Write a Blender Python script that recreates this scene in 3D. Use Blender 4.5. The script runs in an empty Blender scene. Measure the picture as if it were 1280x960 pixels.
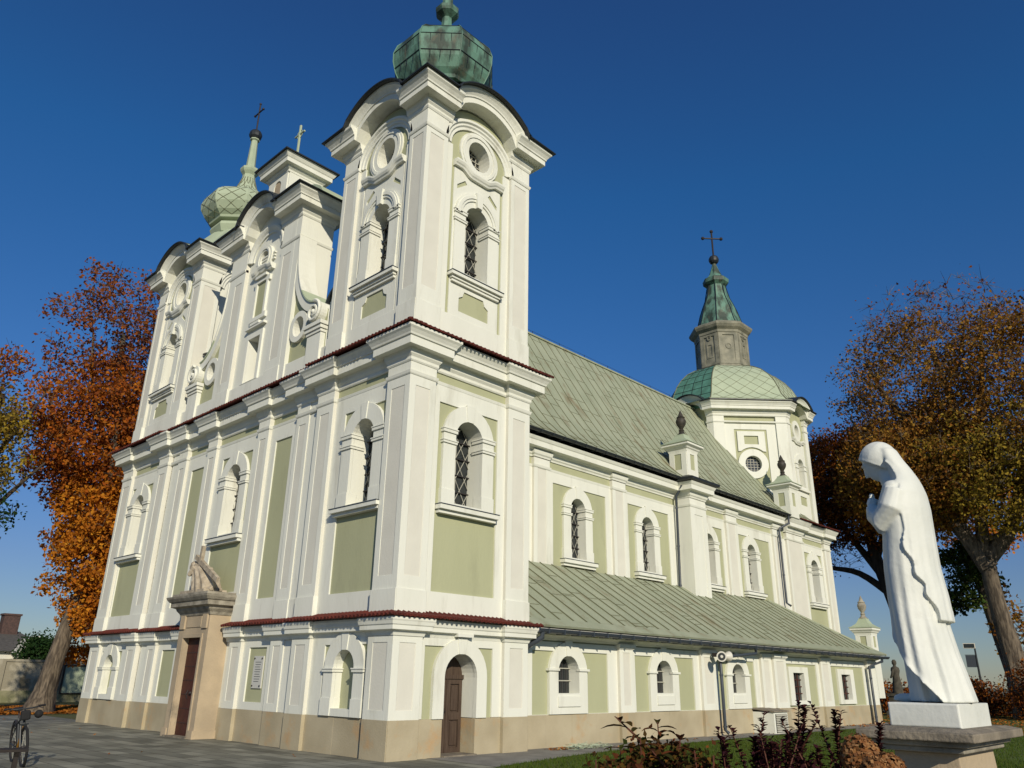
import bpy, bmesh, math, random
from mathutils import Vector, Matrix, noise
from mathutils.geometry import tessellate_polygon
R = math.radians
sc = bpy.context.scene
col = sc.collection
random.seed(7)

# ------------------------------------------------------------------ camera
cd = bpy.data.cameras.new('camera'); cam = bpy.data.objects.new('camera', cd); col.objects.link(cam)
CX, CY, CZ = -11.0232, -14.0546, 1.65
yaw, pitch, roll = R(43.8998), R(20.7688), R(0.9161)
f_ = Vector((math.cos(pitch)*math.cos(yaw), math.cos(pitch)*math.sin(yaw), math.sin(pitch)))
r_ = f_.cross(Vector((0, 0, 1))).normalized(); u_ = r_.cross(f_)
r2 = math.cos(roll)*r_ + math.sin(roll)*u_; u2 = -math.sin(roll)*r_ + math.cos(roll)*u_
cam.matrix_world = Matrix(((r2.x, u2.x, -f_.x, CX), (r2.y, u2.y, -f_.y, CY), (r2.z, u2.z, -f_.z, CZ), (0, 0, 0, 1)))
cd.sensor_width = 36; cd.lens = 972*36/1280; cd.clip_start = 0.1; cd.clip_end = 30000
sc.camera = cam
sc.render.resolution_x = 1024; sc.render.resolution_y = 768

# ------------------------------------------------------------------ light
SUN_EL, SUN_AZ = 24.0, 28.5     # azimuth measured from -Y towards -X
to_sun = Vector((-math.sin(R(SUN_AZ))*math.cos(R(SUN_EL)), -math.cos(R(SUN_AZ))*math.cos(R(SUN_EL)), math.sin(R(SUN_EL))))
w = bpy.data.worlds.new('World'); sc.world = w; w.use_nodes = True
nt = w.node_tree; bg = nt.nodes['Background']
sky = nt.nodes.new('ShaderNodeTexSky'); sky.sky_type = 'NISHITA'; sky.sun_disc = False
sky.sun_elevation = R(SUN_EL)
# compass angle of the sun for the sky node: rotation 0 = +Y, growing clockwise
sky.sun_rotation = math.atan2(to_sun.x, to_sun.y)
sky.altitude = 200; sky.air_density = 1.0; sky.dust_density = 0.15; sky.ozone_density = 3.5
tcw = nt.nodes.new('ShaderNodeTexCoord'); sp = nt.nodes.new('ShaderNodeSeparateXYZ'); nt.links.new(tcw.outputs['Generated'], sp.inputs[0])
rw = nt.nodes.new('ShaderNodeValToRGB'); nt.links.new(sp.outputs[2], rw.inputs[0]); rw.color_ramp.interpolation = 'LINEAR'
rw.color_ramp.elements[0].position = 0.0; rw.color_ramp.elements[0].color = (.44, .46, .50, 1)
rw.color_ramp.elements[1].position = 0.75; rw.color_ramp.elements[1].color = (.28, .57, .92, 1)
for p_, c_ in ((.12, (.42, .48, .64, 1)), (.30, (.34, .60, .88, 1)), (.56, (.23, .66, 1.0, 1))): e_ = rw.color_ramp.elements.new(p_); e_.color = c_
mw = nt.nodes.new('ShaderNodeMix'); mw.data_type = 'RGBA'; mw.blend_type = 'MULTIPLY'; mw.inputs[0].default_value = 1
nt.links.new(sky.outputs[0], mw.inputs[6]); nt.links.new(rw.outputs[0], mw.inputs[7]); nt.links.new(mw.outputs[2], bg.inputs[0]); bg.inputs[1].default_value = 0.10
sd = bpy.data.lights.new('sun', 'SUN'); sun = bpy.data.objects.new('sun', sd); col.objects.link(sun)
sd.energy = 4.1; sd.angle = R(0.53); sd.color = (1.0, 0.905, 0.74)
sun.rotation_euler = to_sun.to_track_quat('Z', 'Y').to_euler()
sc.view_settings.view_transform = 'Standard'; sc.view_settings.look = 'None'
sc.view_settings.exposure = 0.0; sc.view_settings.gamma = 1.0
sc.cycles.max_bounces = 6; sc.cycles.diffuse_bounces = 2; sc.cycles.glossy_bounces = 2; sc.cycles.transparent_max_bounces = 6
sc.cycles.use_denoising = True

# ------------------------------------------------------------------ materials
def mat(name, c, rough=0.8, c2=None, scale=3.0, detail=6, bump=0.0, bscale=30, metal=0.0, spec=0.3, ramp=(0.35, 0.65), stretch=None, c3=None, s3=1.0, r3=(0.55, 0.75)):
    m = bpy.data.materials.new(name); m.use_nodes = True; n = m.node_tree.nodes; l = m.node_tree.links
    b = n['Principled BSDF']; b.inputs['Roughness'].default_value = rough; b.inputs['Metallic'].default_value = metal
    b.inputs['Specular IOR Level'].default_value = spec; b.inputs['Base Color'].default_value = (*c, 1)
    tc = n.new('ShaderNodeTexCoord'); src = tc.outputs['Object']
    if stretch:
        mp = n.new('ShaderNodeMapping'); mp.inputs['Scale'].default_value = stretch; l.new(src, mp.inputs[0]); src = mp.outputs[0]
    last = None
    if c2:
        t = n.new('ShaderNodeTexNoise'); t.inputs['Scale'].default_value = scale; t.inputs['Detail'].default_value = detail; l.new(src, t.inputs[0])
        rp = n.new('ShaderNodeValToRGB'); rp.color_ramp.elements[0].position = ramp[0]; rp.color_ramp.elements[1].position = ramp[1]
        rp.color_ramp.elements[0].color = (*c, 1); rp.color_ramp.elements[1].color = (*c2, 1)
        l.new(t.outputs[0], rp.inputs[0]); last = rp.outputs[0]
    if c3:
        t = n.new('ShaderNodeTexNoise'); t.inputs['Scale'].default_value = s3; t.inputs['Detail'].default_value = 8; t.inputs['Roughness'].default_value = .65; l.new(src, t.inputs[0])
        rp = n.new('ShaderNodeValToRGB'); rp.color_ramp.elements[0].position = r3[0]; rp.color_ramp.elements[1].position = r3[1]
        rp.color_ramp.elements[0].color = (0, 0, 0, 1); rp.color_ramp.elements[1].color = (1, 1, 1, 1)
        mx = n.new('ShaderNodeMix'); mx.data_type = 'RGBA'; l.new(t.outputs[0], rp.inputs[0]); l.new(rp.outputs[0], mx.inputs[0])
        if last: l.new(last, mx.inputs[6])
        else: mx.inputs[6].default_value = (*c, 1)
        mx.inputs[7].default_value = (*c3, 1); last = mx.outputs[2]
    if last: l.new(last, b.inputs['Base Color'])
    if bump:
        t = n.new('ShaderNodeTexNoise'); t.inputs['Scale'].default_value = bscale; t.inputs['Detail'].default_value = 5; l.new(src, t.inputs[0])
        bp = n.new('ShaderNodeBump'); bp.inputs['Strength'].default_value = bump; bp.inputs['Distance'].default_value = 0.03
        l.new(t.outputs[0], bp.inputs['Height']); l.new(bp.outputs[0], b.inputs['Normal'])
    return m

M = {}
M['white'] = mat('white_plaster', (0.745, 0.75, 0.655), .9, (0.70, 0.705, 0.61), 1.1, bump=.16, bscale=18, c3=(0.50, 0.49, 0.40), s3=1.0, r3=(.56, .80), stretch=(1.5, 1.5, .32))
M['panel'] = mat('panel_plaster', (0.68, 0.665, 0.57), .9, (0.64, 0.625, 0.535), 1.6, bump=.12, bscale=18)
M['green'] = mat('sage_plaster', (0.42, 0.43, 0.265), .92, (0.385, 0.395, 0.24), .8, bump=.15, bscale=16, c3=(.33, .335, .21), s3=1.1, r3=(.55, .8), stretch=(1.2, 1.2, .4))
M['niche'] = mat('olive_plaster', (0.40, 0.41, 0.26), .92, (0.36, 0.37, 0.23), 1.6, bump=.12, bscale=16)
M['stone'] = mat('plinth_limestone', (0.46, 0.40, 0.27), .8, (0.37, 0.315, 0.205), 1.0, bump=.2, bscale=25, c3=(0.46, 0.30, 0.15), s3=1.3, r3=(.55, .72))
M['sand'] = mat('portal_sandstone', (0.47, 0.375, 0.25), .85, (0.37, 0.30, 0.205), 1.5, bump=.25, bscale=22, c3=(0.22, 0.19, 0.14), s3=1.1, r3=(.6, .75))
M['grey_stone'] = mat('weathered_stone', (0.36, 0.33, 0.26), .9, (0.20, 0.18, 0.14), 4.0, bump=.5, bscale=22)
M['roof'] = mat('green_painted_sheet', (0.285, 0.315, 0.215), .6, (0.34, 0.365, 0.255), 1.6, bump=.06, bscale=8, spec=.25, c3=(0.20, 0.155, 0.085), s3=1.5, r3=(.54, .74), stretch=(1, .45, .45))
M['seam'] = mat('roof_seam', (0.15, 0.155, 0.095), .7)
M['scale'] = mat('pale_green_sheet', (0.40, 0.46, 0.32), .6, (0.36, 0.42, 0.29), 2.0, spec=.3)
M['tile'] = mat('red_roof_tile', (0.12, 0.026, 0.018), .75, (0.075, 0.020, 0.015), 6, bump=.2, spec=.2)
M['black'] = mat('black_sheet_metal', (0.022, 0.026, 0.028), .45, spec=.4)
M['gutter'] = mat('graphite_gutter', (0.045, 0.055, 0.068), .4, spec=.5)
M['iron'] = mat('wrought_iron', (0.03, 0.025, 0.025), .6)
M['lead'] = mat('window_lead', (0.42, 0.41, 0.34), .6)
M['glass'] = mat('window_glass', (0.02, 0.024, 0.026), .12, spec=.6)
M['wood'] = mat('old_brown_wood', (0.055, 0.035, 0.024), .7, (0.085, 0.058, 0.04), 4, stretch=(6, 6, .6), bump=.3, bscale=14)
M['redwood'] = mat('red_brown_door', (0.075, 0.024, 0.016), .6, (0.055, 0.018, 0.012), 5, bump=.2)
M['patina'] = mat('patina_copper', (0.12, 0.24, 0.175), .6, (0.035, 0.055, 0.04), 1.6, ramp=(.42, .60), stretch=(1.6, 1.6, .7), bump=.2, bscale=10, spec=.4, c3=(0.10, 0.10, 0.065), s3=2.2, r3=(.55, .7))
M['patina2'] = mat('bright_patina', (0.10, 0.26, 0.19), .6, (0.07, 0.17, 0.12), 2.5, bump=.2, bscale=10, spec=.4)
M['lantern'] = mat('grey_lantern_sheet', (0.30, 0.285, 0.21), .7, (0.16, 0.16, 0.12), 2.0, bump=.2, bscale=14)
M['statue'] = mat('white_painted_stone', (0.70, 0.71, 0.64), .6, (0.63, 0.645, 0.58), 3.5, bump=.12, bscale=20, c3=(.50, .50, .43), s3=3.0, r3=(.60, .8), spec=.4)
M['urn'] = mat('dark_urn_metal', (0.055, 0.045, 0.032), .6, (0.03, 0.028, 0.022), 8, bump=.3, spec=.4)
M['oldstatue'] = mat('old_limestone_figure', (0.50, 0.43, 0.32), .9, (0.30, 0.25, 0.18), 5.0, bump=.5, bscale=30)
M['slab'] = mat('worn_stone_slab', (0.27, 0.23, 0.17), .9, (0.15, 0.13, 0.10), 5.0, bump=.4, bscale=26)
M['plaque'] = mat('marble_plaque', (0.55, 0.55, 0.50), .4)
M['whitemetal'] = mat('white_enamel', (0.62, 0.60, 0.52), .4)
M['rubber'] = mat('black_rubber', (0.015, 0.015, 0.015), .8)
M['bench'] = mat('dark_stained_wood', (0.014, 0.011, 0.009), .7, (0.025, 0.018, 0.014), 6, bump=.2)

def add_bevel(m, r=.012):
    n = m.node_tree.nodes; l = m.node_tree.links; b = n['Principled BSDF']; bv = n.new('ShaderNodeBevel'); bv.samples = 4; bv.inputs['Radius'].default_value = r
    bp = [x for x in n if x.type == 'BUMP']
    if bp: l.new(bv.outputs[0], bp[0].inputs['Normal'])
    else: l.new(bv.outputs[0], b.inputs['Normal'])
for k_ in ('white', 'stone', 'sand', 'grey_stone'): add_bevel(M[k_])
# ------------------------------------------------------------------ mesh builder
class Fr:                       # wall frame: s along the wall, z up, d outwards
    def __init__(s, o, S, N): s.o = Vector((o[0], o[1])); s.S = Vector(S).normalized(); s.N = Vector(N).normalized()
    def p(s, a, z, d=0): q = s.o + s.S*a + s.N*d; return Vector((q.x, q.y, z))
    def q(s, a, d): q = s.o + s.S*a + s.N*d; return (q.x, q.y)

class MB:
    def __init__(s): s.v = []; s.f = []; s.m = []; s.mats = []
    def mi(s, m):
        m = M[m] if isinstance(m, str) else m
        if m not in s.mats: s.mats.append(m)
        return s.mats.index(m)
    def face(s, vs, m):
        i = len(s.v); s.v += [tuple(v) for v in vs]; s.f.append(tuple(range(i, i+len(vs)))); s.m.append(s.mi(m))
    def solid(s, rings, m, cap=True, closed=True):
        n = len(rings[0]); i = len(s.v); k = s.mi(m)
        for r in rings: s.v += [tuple(v) for v in r]
        for a in range(len(rings)-1):
            for b in range(n if closed else n-1):
                b2 = (b+1) % n
                s.f.append((i+a*n+b, i+a*n+b2, i+(a+1)*n+b2, i+(a+1)*n+b)); s.m.append(k)
        if cap:
            for a in (0, len(rings)-1):
                t = tessellate_polygon([[Vector(v) for v in rings[a]]])
                for q in t: s.f.append(tuple(i+a*n+x for x in q)); s.m.append(k)
    def box(s, F, s0, s1, z0, z1, d0, d1, m):
        s.solid([[F.p(s0, z0, d0), F.p(s1, z0, d0), F.p(s1, z1, d0), F.p(s0, z1, d0)],
                 [F.p(s0, z0, d1), F.p(s1, z0, d1), F.p(s1, z1, d1), F.p(s0, z1, d1)]], m)
    def plate(s, F, out, holes, d0, d1, m, mh=None, me=None):
        polys = [out] + list(holes)
        tri = tessellate_polygon([[Vector((a, z, 0)) for a, z in P] for P in polys])
        flat = [q for P in polys for q in P]
        i = len(s.v); n = len(flat)
        for d in (d0, d1): s.v += [tuple(F.p(a, z, d)) for a, z in flat]
        km = s.mi(m)
        for t in tri:
            s.f.append(tuple(i+x for x in t)); s.m.append(km)
            s.f.append(tuple(i+n+x for x in t)); s.m.append(km)
        o = 0
        for k, P in enumerate(polys):
            kk = s.mi((mh if k else me) or m)
            for a in range(len(P)):
                b = (a+1) % len(P)
                s.f.append((i+o+a, i+o+b, i+n+o+b, i+n+o+a)); s.m.append(kk)
            o += len(P)
    def sweep(s, path, prof, m, closed=False):
        P = [Vector(p) for p in path]; n = len(P); rings = []
        for i in range(n):
            if closed: a, b = P[i]-P[i-1], P[(i+1) % n]-P[i]
            else: a = P[i]-P[i-1] if i else P[1]-P[0]; b = P[i+1]-P[i] if i < n-1 else P[i]-P[i-1]
            a = a.normalized(); b = b.normalized(); na = Vector((a.y, -a.x)); nb = Vector((b.y, -b.x))
            h = (na+nb); h = h/max(h.length_squared/2, .25) if h.length > 1e-6 else na
            rings.append([(P[i].x+h.x*d, P[i].y+h.y*d, z) for d, z in prof])
        if closed: rings.append(rings[0])
        s.solid(rings, m, cap=not closed)
    def arcsweep(s, F, path, prof, m, e0=0, e1=0):
        # path in (s,z), prof (d,h) with h along the path's upward normal; e0/e1: mitre ends by -d*e0 / +d*e1
        n = len(path); rings = []
        P = [Vector(p) for p in path]
        for i in range(n):
            a = (P[i]-P[i-1]).normalized() if i else (P[1]-P[0]).normalized()
            b = (P[i+1]-P[i]).normalized() if i < n-1 else a
            na = Vector((-a.y, a.x)); nb = Vector((-b.y, b.x)); h = na+nb; h = h/(h.length_squared/2)
            r = []
            for d, q in prof:
                x = P[i].x+h.x*q; z = P[i].y+h.y*q
                if i == 0: x -= d*e0
                if i == n-1: x += d*e1
                r.append(F.p(x, z, d))
            rings.append(r)
        s.solid(rings, m)
    def tube(s, pts, rad, m, n=6, caps=True):
        pts = [Vector(p) for p in pts]; rings = []
        rad = rad if isinstance(rad, (list, tuple)) else [rad]*len(pts)
        prev = None
        for i, p in enumerate(pts):
            t = (pts[min(i+1, len(pts)-1)]-pts[max(i-1, 0)]).normalized()
            if prev is None: x = t.orthogonal().normalized()
            else: x = (prev - t*prev.dot(t)).normalized()
            prev = x; y = t.cross(x)
            rings.append([p+(x*math.cos(2*math.pi*k/n)+y*math.sin(2*math.pi*k/n))*rad[i] for k in range(n)])
        s.solid(rings, m, cap=caps)
    def lathe(s, c, prof, m, n=16, ph=0, sx=1, sy=1):
        rings = [[(c[0]+sx*r*math.cos(ph+2*math.pi*k/n), c[1]+sy*r*math.sin(ph+2*math.pi*k/n), z) for k in range(n)] for r, z in prof]
        s.solid(rings, m)
    def ball(s, c, r, m, n=12, sz=1.0):
        s.lathe(c, [(max(.001, r*math.sin(math.pi*k/8)), c[2]-r*sz*math.cos(math.pi*k/8)) for k in range(9)], m, n)
    def build(s, name, parent=None, smooth=False, label=None, weld=True):
        me = bpy.data.meshes.new(name); me.from_pydata(s.v, [], s.f)
        for m in s.mats: me.materials.append(m)
        me.polygons.foreach_set('material_index', s.m)
        if weld:
            bm = bmesh.new(); bm.from_mesh(me)
            bmesh.ops.recalc_face_normals(bm, faces=bm.faces); bm.to_mesh(me); bm.free()
        if smooth: me.polygons.foreach_set('use_smooth', [True]*len(me.polygons))
        o = bpy.data.objects.new(name, me); col.objects.link(o)
        if parent: o.parent = parent
        if label: o['label'] = label
        return o
def shade_auto(o, deg=35):
    me = o.data; bm = bmesh.new(); bm.from_mesh(me); bmesh.ops.remove_doubles(bm, verts=bm.verts, dist=1e-4)
    for f in bm.faces: f.smooth = True
    for e in bm.edges:
        if len(e.link_faces) == 2 and e.calc_face_angle(0) > R(deg): e.smooth = False
    bm.to_mesh(me); bm.free()
def tag(o, label=None, cat=None, group=None, kind=None):
    if label: o['label'] = label
    if cat: o['category'] = cat
    if group: o['group'] = group
    if kind: o['kind'] = kind
    return o
def empty(name, loc, label, cat, group=None):
    o = bpy.data.objects.new(name, None); o.location = loc; o.empty_display_size = .3; col.objects.link(o); return tag(o, label, cat, group)

def rect(a, b, z0, z1): return [(a, z0), (b, z0), (b, z1), (a, z1)]
def arch(c, h, z0, zs, n=14, rise=None):
    rise = rise or h
    return [(c-h, z0), (c+h, z0)] + [(c+h*math.cos(math.pi*k/n), zs+rise*math.sin(math.pi*k/n)) for k in range(n+1)]
def oval(c, z, a, b, n=24): return [(c+a*math.cos(2*math.pi*k/n), z+b*math.sin(2*math.pi*k/n)) for k in range(n)]
def steps(F, segs):            # segs: (s0, s1, d) in travel order
    out = []
    for a, b, d in segs:
        out += [F.q(a, d), F.q(b, d)]
    res = [out[0]]
    for q in out[1:]:
        if (Vector(q)-Vector(res[-1])).length > 1e-4: res.append(q)
    return res
# ================================================================== CHURCH
church = empty('church', (0, 0, 0), 'white and sage green baroque church with twin onion domed towers and green sheet roofs', 'church')
W_, T, TY, RE = 17.6, 4.32, 4.05, 0.12
FW = Fr((0, 0), (0, 1), (-1, 0)); FS = Fr((0, 0), (1, 0), (0, -1)); FS2 = Fr((0, W_-TY), (1, 0), (0, -1))
AY = 0.25; NY = 3.65
FA = Fr((0, AY), (1, 0), (0, -1)); FN = Fr((0, NY), (1, 0), (0, -1))
GW = -0.14                       # wall surface behind the pilaster plane
def clipseg(p, q, x0, x1, z0, z1):
    t0, t1 = 0, 1; dx, dz = q[0]-p[0], q[1]-p[1]
    for pp, qq in ((-dx, p[0]-x0), (dx, x1-p[0]), (-dz, p[1]-z0), (dz, z1-p[1])):
        if abs(pp) < 1e-9:
            if qq < 0: return None
        else:
            r = qq/pp
            if pp < 0: t0 = max(t0, r)
            else: t1 = min(t1, r)
    if t0 >= t1: return None
    return (p[0]+dx*t0, p[1]+dz*t0), (p[0]+dx*t1, p[1]+dz*t1)

def grille(F, x0, x1, z0, z1, d, par, style, name='grille'):
    g = MB()
    if style == 'diamond':
        st = 0.33; k = 1.7
        rng = int((x1-x0+(z1-z0)/k)/st)+2
        for i in range(-rng, rng):
            for sg in (1, -1):
                a = (x0+i*st if sg > 0 else x1-i*st, z0)
                b = (a[0]+sg*(z1-z0)/k, z1)
                s = clipseg(a, b, x0, x1, z0, z1)
                if s: g.tube([F.p(s[0][0], s[0][1], d+.012*sg), F.p(s[1][0], s[1][1], d+.012*sg)], .009, 'lead', 4)
        for z in [z0+(z1-z0)*k/5 for k in range(1, 5)]: g.box(F, x0, x1, z-.012, z+.012, d-.02, d+.03, 'iron')
        g.box(F, (x0+x1)/2-.02, (x0+x1)/2+.02, z0, z1, d-.03, d-.005, 'lead')
    elif style == 'bars':
        for k in range(1, 5): x = x0+(x1-x0)*k/5; g.tube([F.p(x, z0, d), F.p(x, z1, d)], .011, 'iron', 5)
        for k in (1, 2): z = z0+(z1-z0)*k/3; g.box(F, x0, x1, z-.013, z+.013, d-.012, d+.02, 'lead')
    elif style == 'cross':
        for k in range(1, 3): x = x0+(x1-x0)*k/3; g.box(F, x-.02, x+.02, z0, z1, d-.02, d+.02, 'redwood')
        for k in range(1, 4): z = z0+(z1-z0)*k/4; g.box(F, x0, x1, z-.018, z+.018, d-.025, d+.01, 'redwood')
    elif style == 'square':
        for k in range(1, 5): x = x0+(x1-x0)*k/5; g.box(F, x-.012, x+.012, z0, z1, d-.02, d+.01, 'lead')
        for k in range(1, 6): z = z0+(z1-z0)*k/6; g.box(F, x0, x1, z-.012, z+.012, d-.02, d+.01, 'lead')
    return g.build(name, par)

def window(F, c, zb, zs, h, oh, zsb, imps=(), sill=None, style='diamond', dg=-.60, gw=GW, blind=False, key=True, label=None, proud=.09, cap='arch'):
    """arched window: c centre, zb bottom, zs spring, h half width, oh surround half width, zsb surround bottom"""
    b = MB(); d1 = gw+proud
    if cap == 'arch':
        out = arch(c, oh, zsb, zs); hole = arch(c, h, zb, zs); top = zs+h
    else:
        out = rect(c-oh, c+oh, zsb, zs+cap); hole = rect(c-h, c+h, zb, zs); top = zs
    b.plate(F, out, [hole], gw+.001, d1, 'white')
    if key and cap == 'arch':
        b.plate(F, [(c-.10, zs+h-.01), (c+.10, zs+h-.01), (c+.15, zs+oh+.03), (c-.15, zs+oh+.03)], [], d1-.02, d1+.022, 'white')
    for z0, z1 in imps:
        for sg in (-1, 1):
            a0, a1 = (c-oh-.03, c-h+.03) if sg < 0 else (c+h-.03, c+oh+.03)
            b.box(F, a0, a1, z0, z1, gw-.3, d1+.035, 'white')
            b.box(F, a0-.015, a1+.015, z1, z1+.03, gw-.3, d1+.05, 'white')
    if imps:                     # little base blocks
        for sg in (-1, 1):
            a0, a1 = (c-oh-.02, c-h+.01) if sg < 0 else (c+h-.01, c+oh+.02)
            b.box(F, a0, a1, zsb+.002, zsb+.38, gw-.2, d1+.02, 'white')
    w_ = b.build('window' if not blind else 'niche', church, label=label)
    if sill:
        s0, s1, hw = sill; s = MB()
        s.box(F, c-hw+.04, c+hw-.04, s0, s0+(s1-s0)*.45, gw-.02, d1+.06, 'white')
        s.box(F, c-hw, c+hw, s0+(s1-s0)*.45, s1, gw-.02, d1+.14, 'white')
        s.box(F, c-hw-.01, c+hw+.01, s1, s1+.02, gw-.02, d1+.155, 'gutter')
        s.build('sill', w_)
    if blind:
        n = MB(); n.box(F, c-h-.05, c+h+.05, zb-.05, top+.05, gw-blind-.06, gw-blind, 'niche'); n.build('niche_back', w_)
    else:
        n = MB(); n.box(F, c-h-.05, c+h+.05, zb-.05, top+.05, dg-.05, dg, 'glass'); n.build('pane', w_)
        if style: grille(F, c-h, c+h, zb, top, dg+.04, w_, style)
    return hole

def wall(F, s0, s1, z0, z1, holes=(), green=None, thick=.62, gw=GW, out=None, fout=None, frame=True, zf=None, name='wall', m='green', fholes=()):
    b = MB()
    b.plate(F, out or rect(s0, s1, z0, z1), list(holes), gw-thick, gw, m, mh='white', me='white')
    if frame:
        fz0, fz1 = zf or (z0, z1)
        b.plate(F, fout or rect(s0+.004, s1-.004, fz0, fz1), ([green] if green else [])+list(fholes), gw-.02, gw+.04, 'white')
    return b.build(name, church)

def pilaster(F, s0, s1, z0, z1, base=None, panel=True, d=0, gw=GW, pm=.19, pz=None):
    b = MB(); wd = s1-s0
    if panel and wd > .5:
        m_ = min(pm, wd*.25); a, e = pz or (z0+(base or 0)+.28, z1-.3)
        b.box(F, s0, s1, z0, z1, gw-.02, d-.012, 'panel')
        b.plate(F, rect(s0, s1, z0, z1), [rect(s0+m_, s1-m_, a, e)], d-.0125, d, 'white')
    else: b.box(F, s0, s1, z0, z1, gw-.02, d, 'white')
    if base: b.box(F, s0-.015, s1+.015, z0, z0+base, gw-.02, d+.03, 'white')
    return b.build('pilaster', church)

def moulding(path, prof, m='white', name='moulding', closed=False, par=None):
    b = MB(); b.sweep(path, prof, m, closed); return b.build(name, par or church)

# ---------------------------------------------------------------- plinth
def plinth(F, s0, s1, d, z1=.79, back=-.75, z0=-.4):
    b = MB(); b.box(F, s0, s1, z0, z1-.012, back, d-.10, 'stone')
    n = max(1, round((s1-s0)/1.05)); st = (s1-s0)/n
    for k in range(n):
        a, e = s0+k*st+(.0018 if k else 0), s0+(k+1)*st-(.0018 if k < n-1 else 0)
        b.box(F, a, e, z0, z1, d-.10, d+(random.uniform(-.004, .002)), 'stone')
    b.build('plinth', church)
PD = .014
plinth(FW, .004, .90, PD); plinth(FW, .90, 3.25, -.085); plinth(FW, 3.25, TY, PD)
plinth(FW, TY+.003, 5.25, -RE+PD, z1=.787); plinth(FW, 5.25, 6.8, -.26+.05); plinth(FW, 6.8, 7.45, -RE+PD, z1=.787)
plinth(FW, 7.45, 7.85, -.26+.05); plinth(FW, 9.5, 10.15, -.26+.05)
plinth(FW, 10.15, 10.8, -RE+PD, z1=.787); plinth(FW, 10.8, 12.35, -.26+.05); plinth(FW, 12.35, W_-TY-.003, -RE+PD, z1=.787)
plinth(FW, W_-TY, 14.4, PD); plinth(FW, 14.4, 16.75, -.085); plinth(FW, 16.75, W_, PD)
plinth(FS, .004, .84, PD); plinth(FS, .84, 1.59, -.085); plinth(FS, 2.61, 3.45, -.085); plinth(FS, 3.45, T, PD)
AP = [(8.56, 9.24), (13.1, 14.0), (17.3, 18.1), (18.1, 19.1), (22.5, 23.4), (27.5, 28.5)]
plinth(FA, T+.01, 8.56, -.085); plinth(FA, 8.56, 9.24, PD); plinth(FA, 9.24, 13.1, -.085); plinth(FA, 13.1, 14.0, PD)
plinth(FA, 14.0, 17.3, -.085); plinth(FA, 17.3, 18.2, PD); plinth(FA, 18.2, 19.1, PD+.1); plinth(FA, 19.1, 22.5, -.085)
plinth(FA, 22.5, 23.4, PD); plinth(FA, 23.4, 27.5, -.085); plinth(FA, 27.5, 28.5, PD)

# ---------------------------------------------------------------- near tower & far tower, lower two storeys (W faces)
def lower_w(y0, flip):
    g = (lambda a: y0+TY-a) if flip else (lambda a: y0+a)
    lo, hi = (lambda a, b: (min(g(a), g(b)), max(g(a), g(b))))(.004, TY-.004) if 0 else (None, None)
    def S2(a, b): return tuple(sorted((g(a), g(b))))
    c = g(2.0)
    pa = S2(.003, .90); pb = S2(3.25, TY)
    lows = 'rounded green niche at the foot of the '+('far' if flip else 'near')+' tower'
    h = window(FW, g(1.83), .96, 1.83, .40, .78, .80, imps=((1.74, 1.80),), blind=.17, label=lows)
    s0, s1 = S2(.02, TY-.02)
    wall(FW, s0, s1, .79, 2.60, [h], rect(*S2(.98, 2.72), .80, 2.34))
    for q in (pa, pb): pilaster(FW, *q, .79, 2.5, pz=(.98, 2.36))
    h = window(FW, g(1.86), 5.66, 7.38, .46, .88, 5.60, imps=((7.14, 7.2), (7.42, 7.5)), sill=(5.40, 5.58, .98))
    wall(FW, s0, s1, 2.9, 9.0, [h], rect(*S2(.98, 2.78), 3.52, 8.18), zf=(2.9, 8.62))
    for q in (pa, pb): pilaster(FW, *q, 2.9, 8.95, base=.60, pz=(3.8, 8.35))
lower_w(0, False); lower_w(W_-TY, True)
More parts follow.
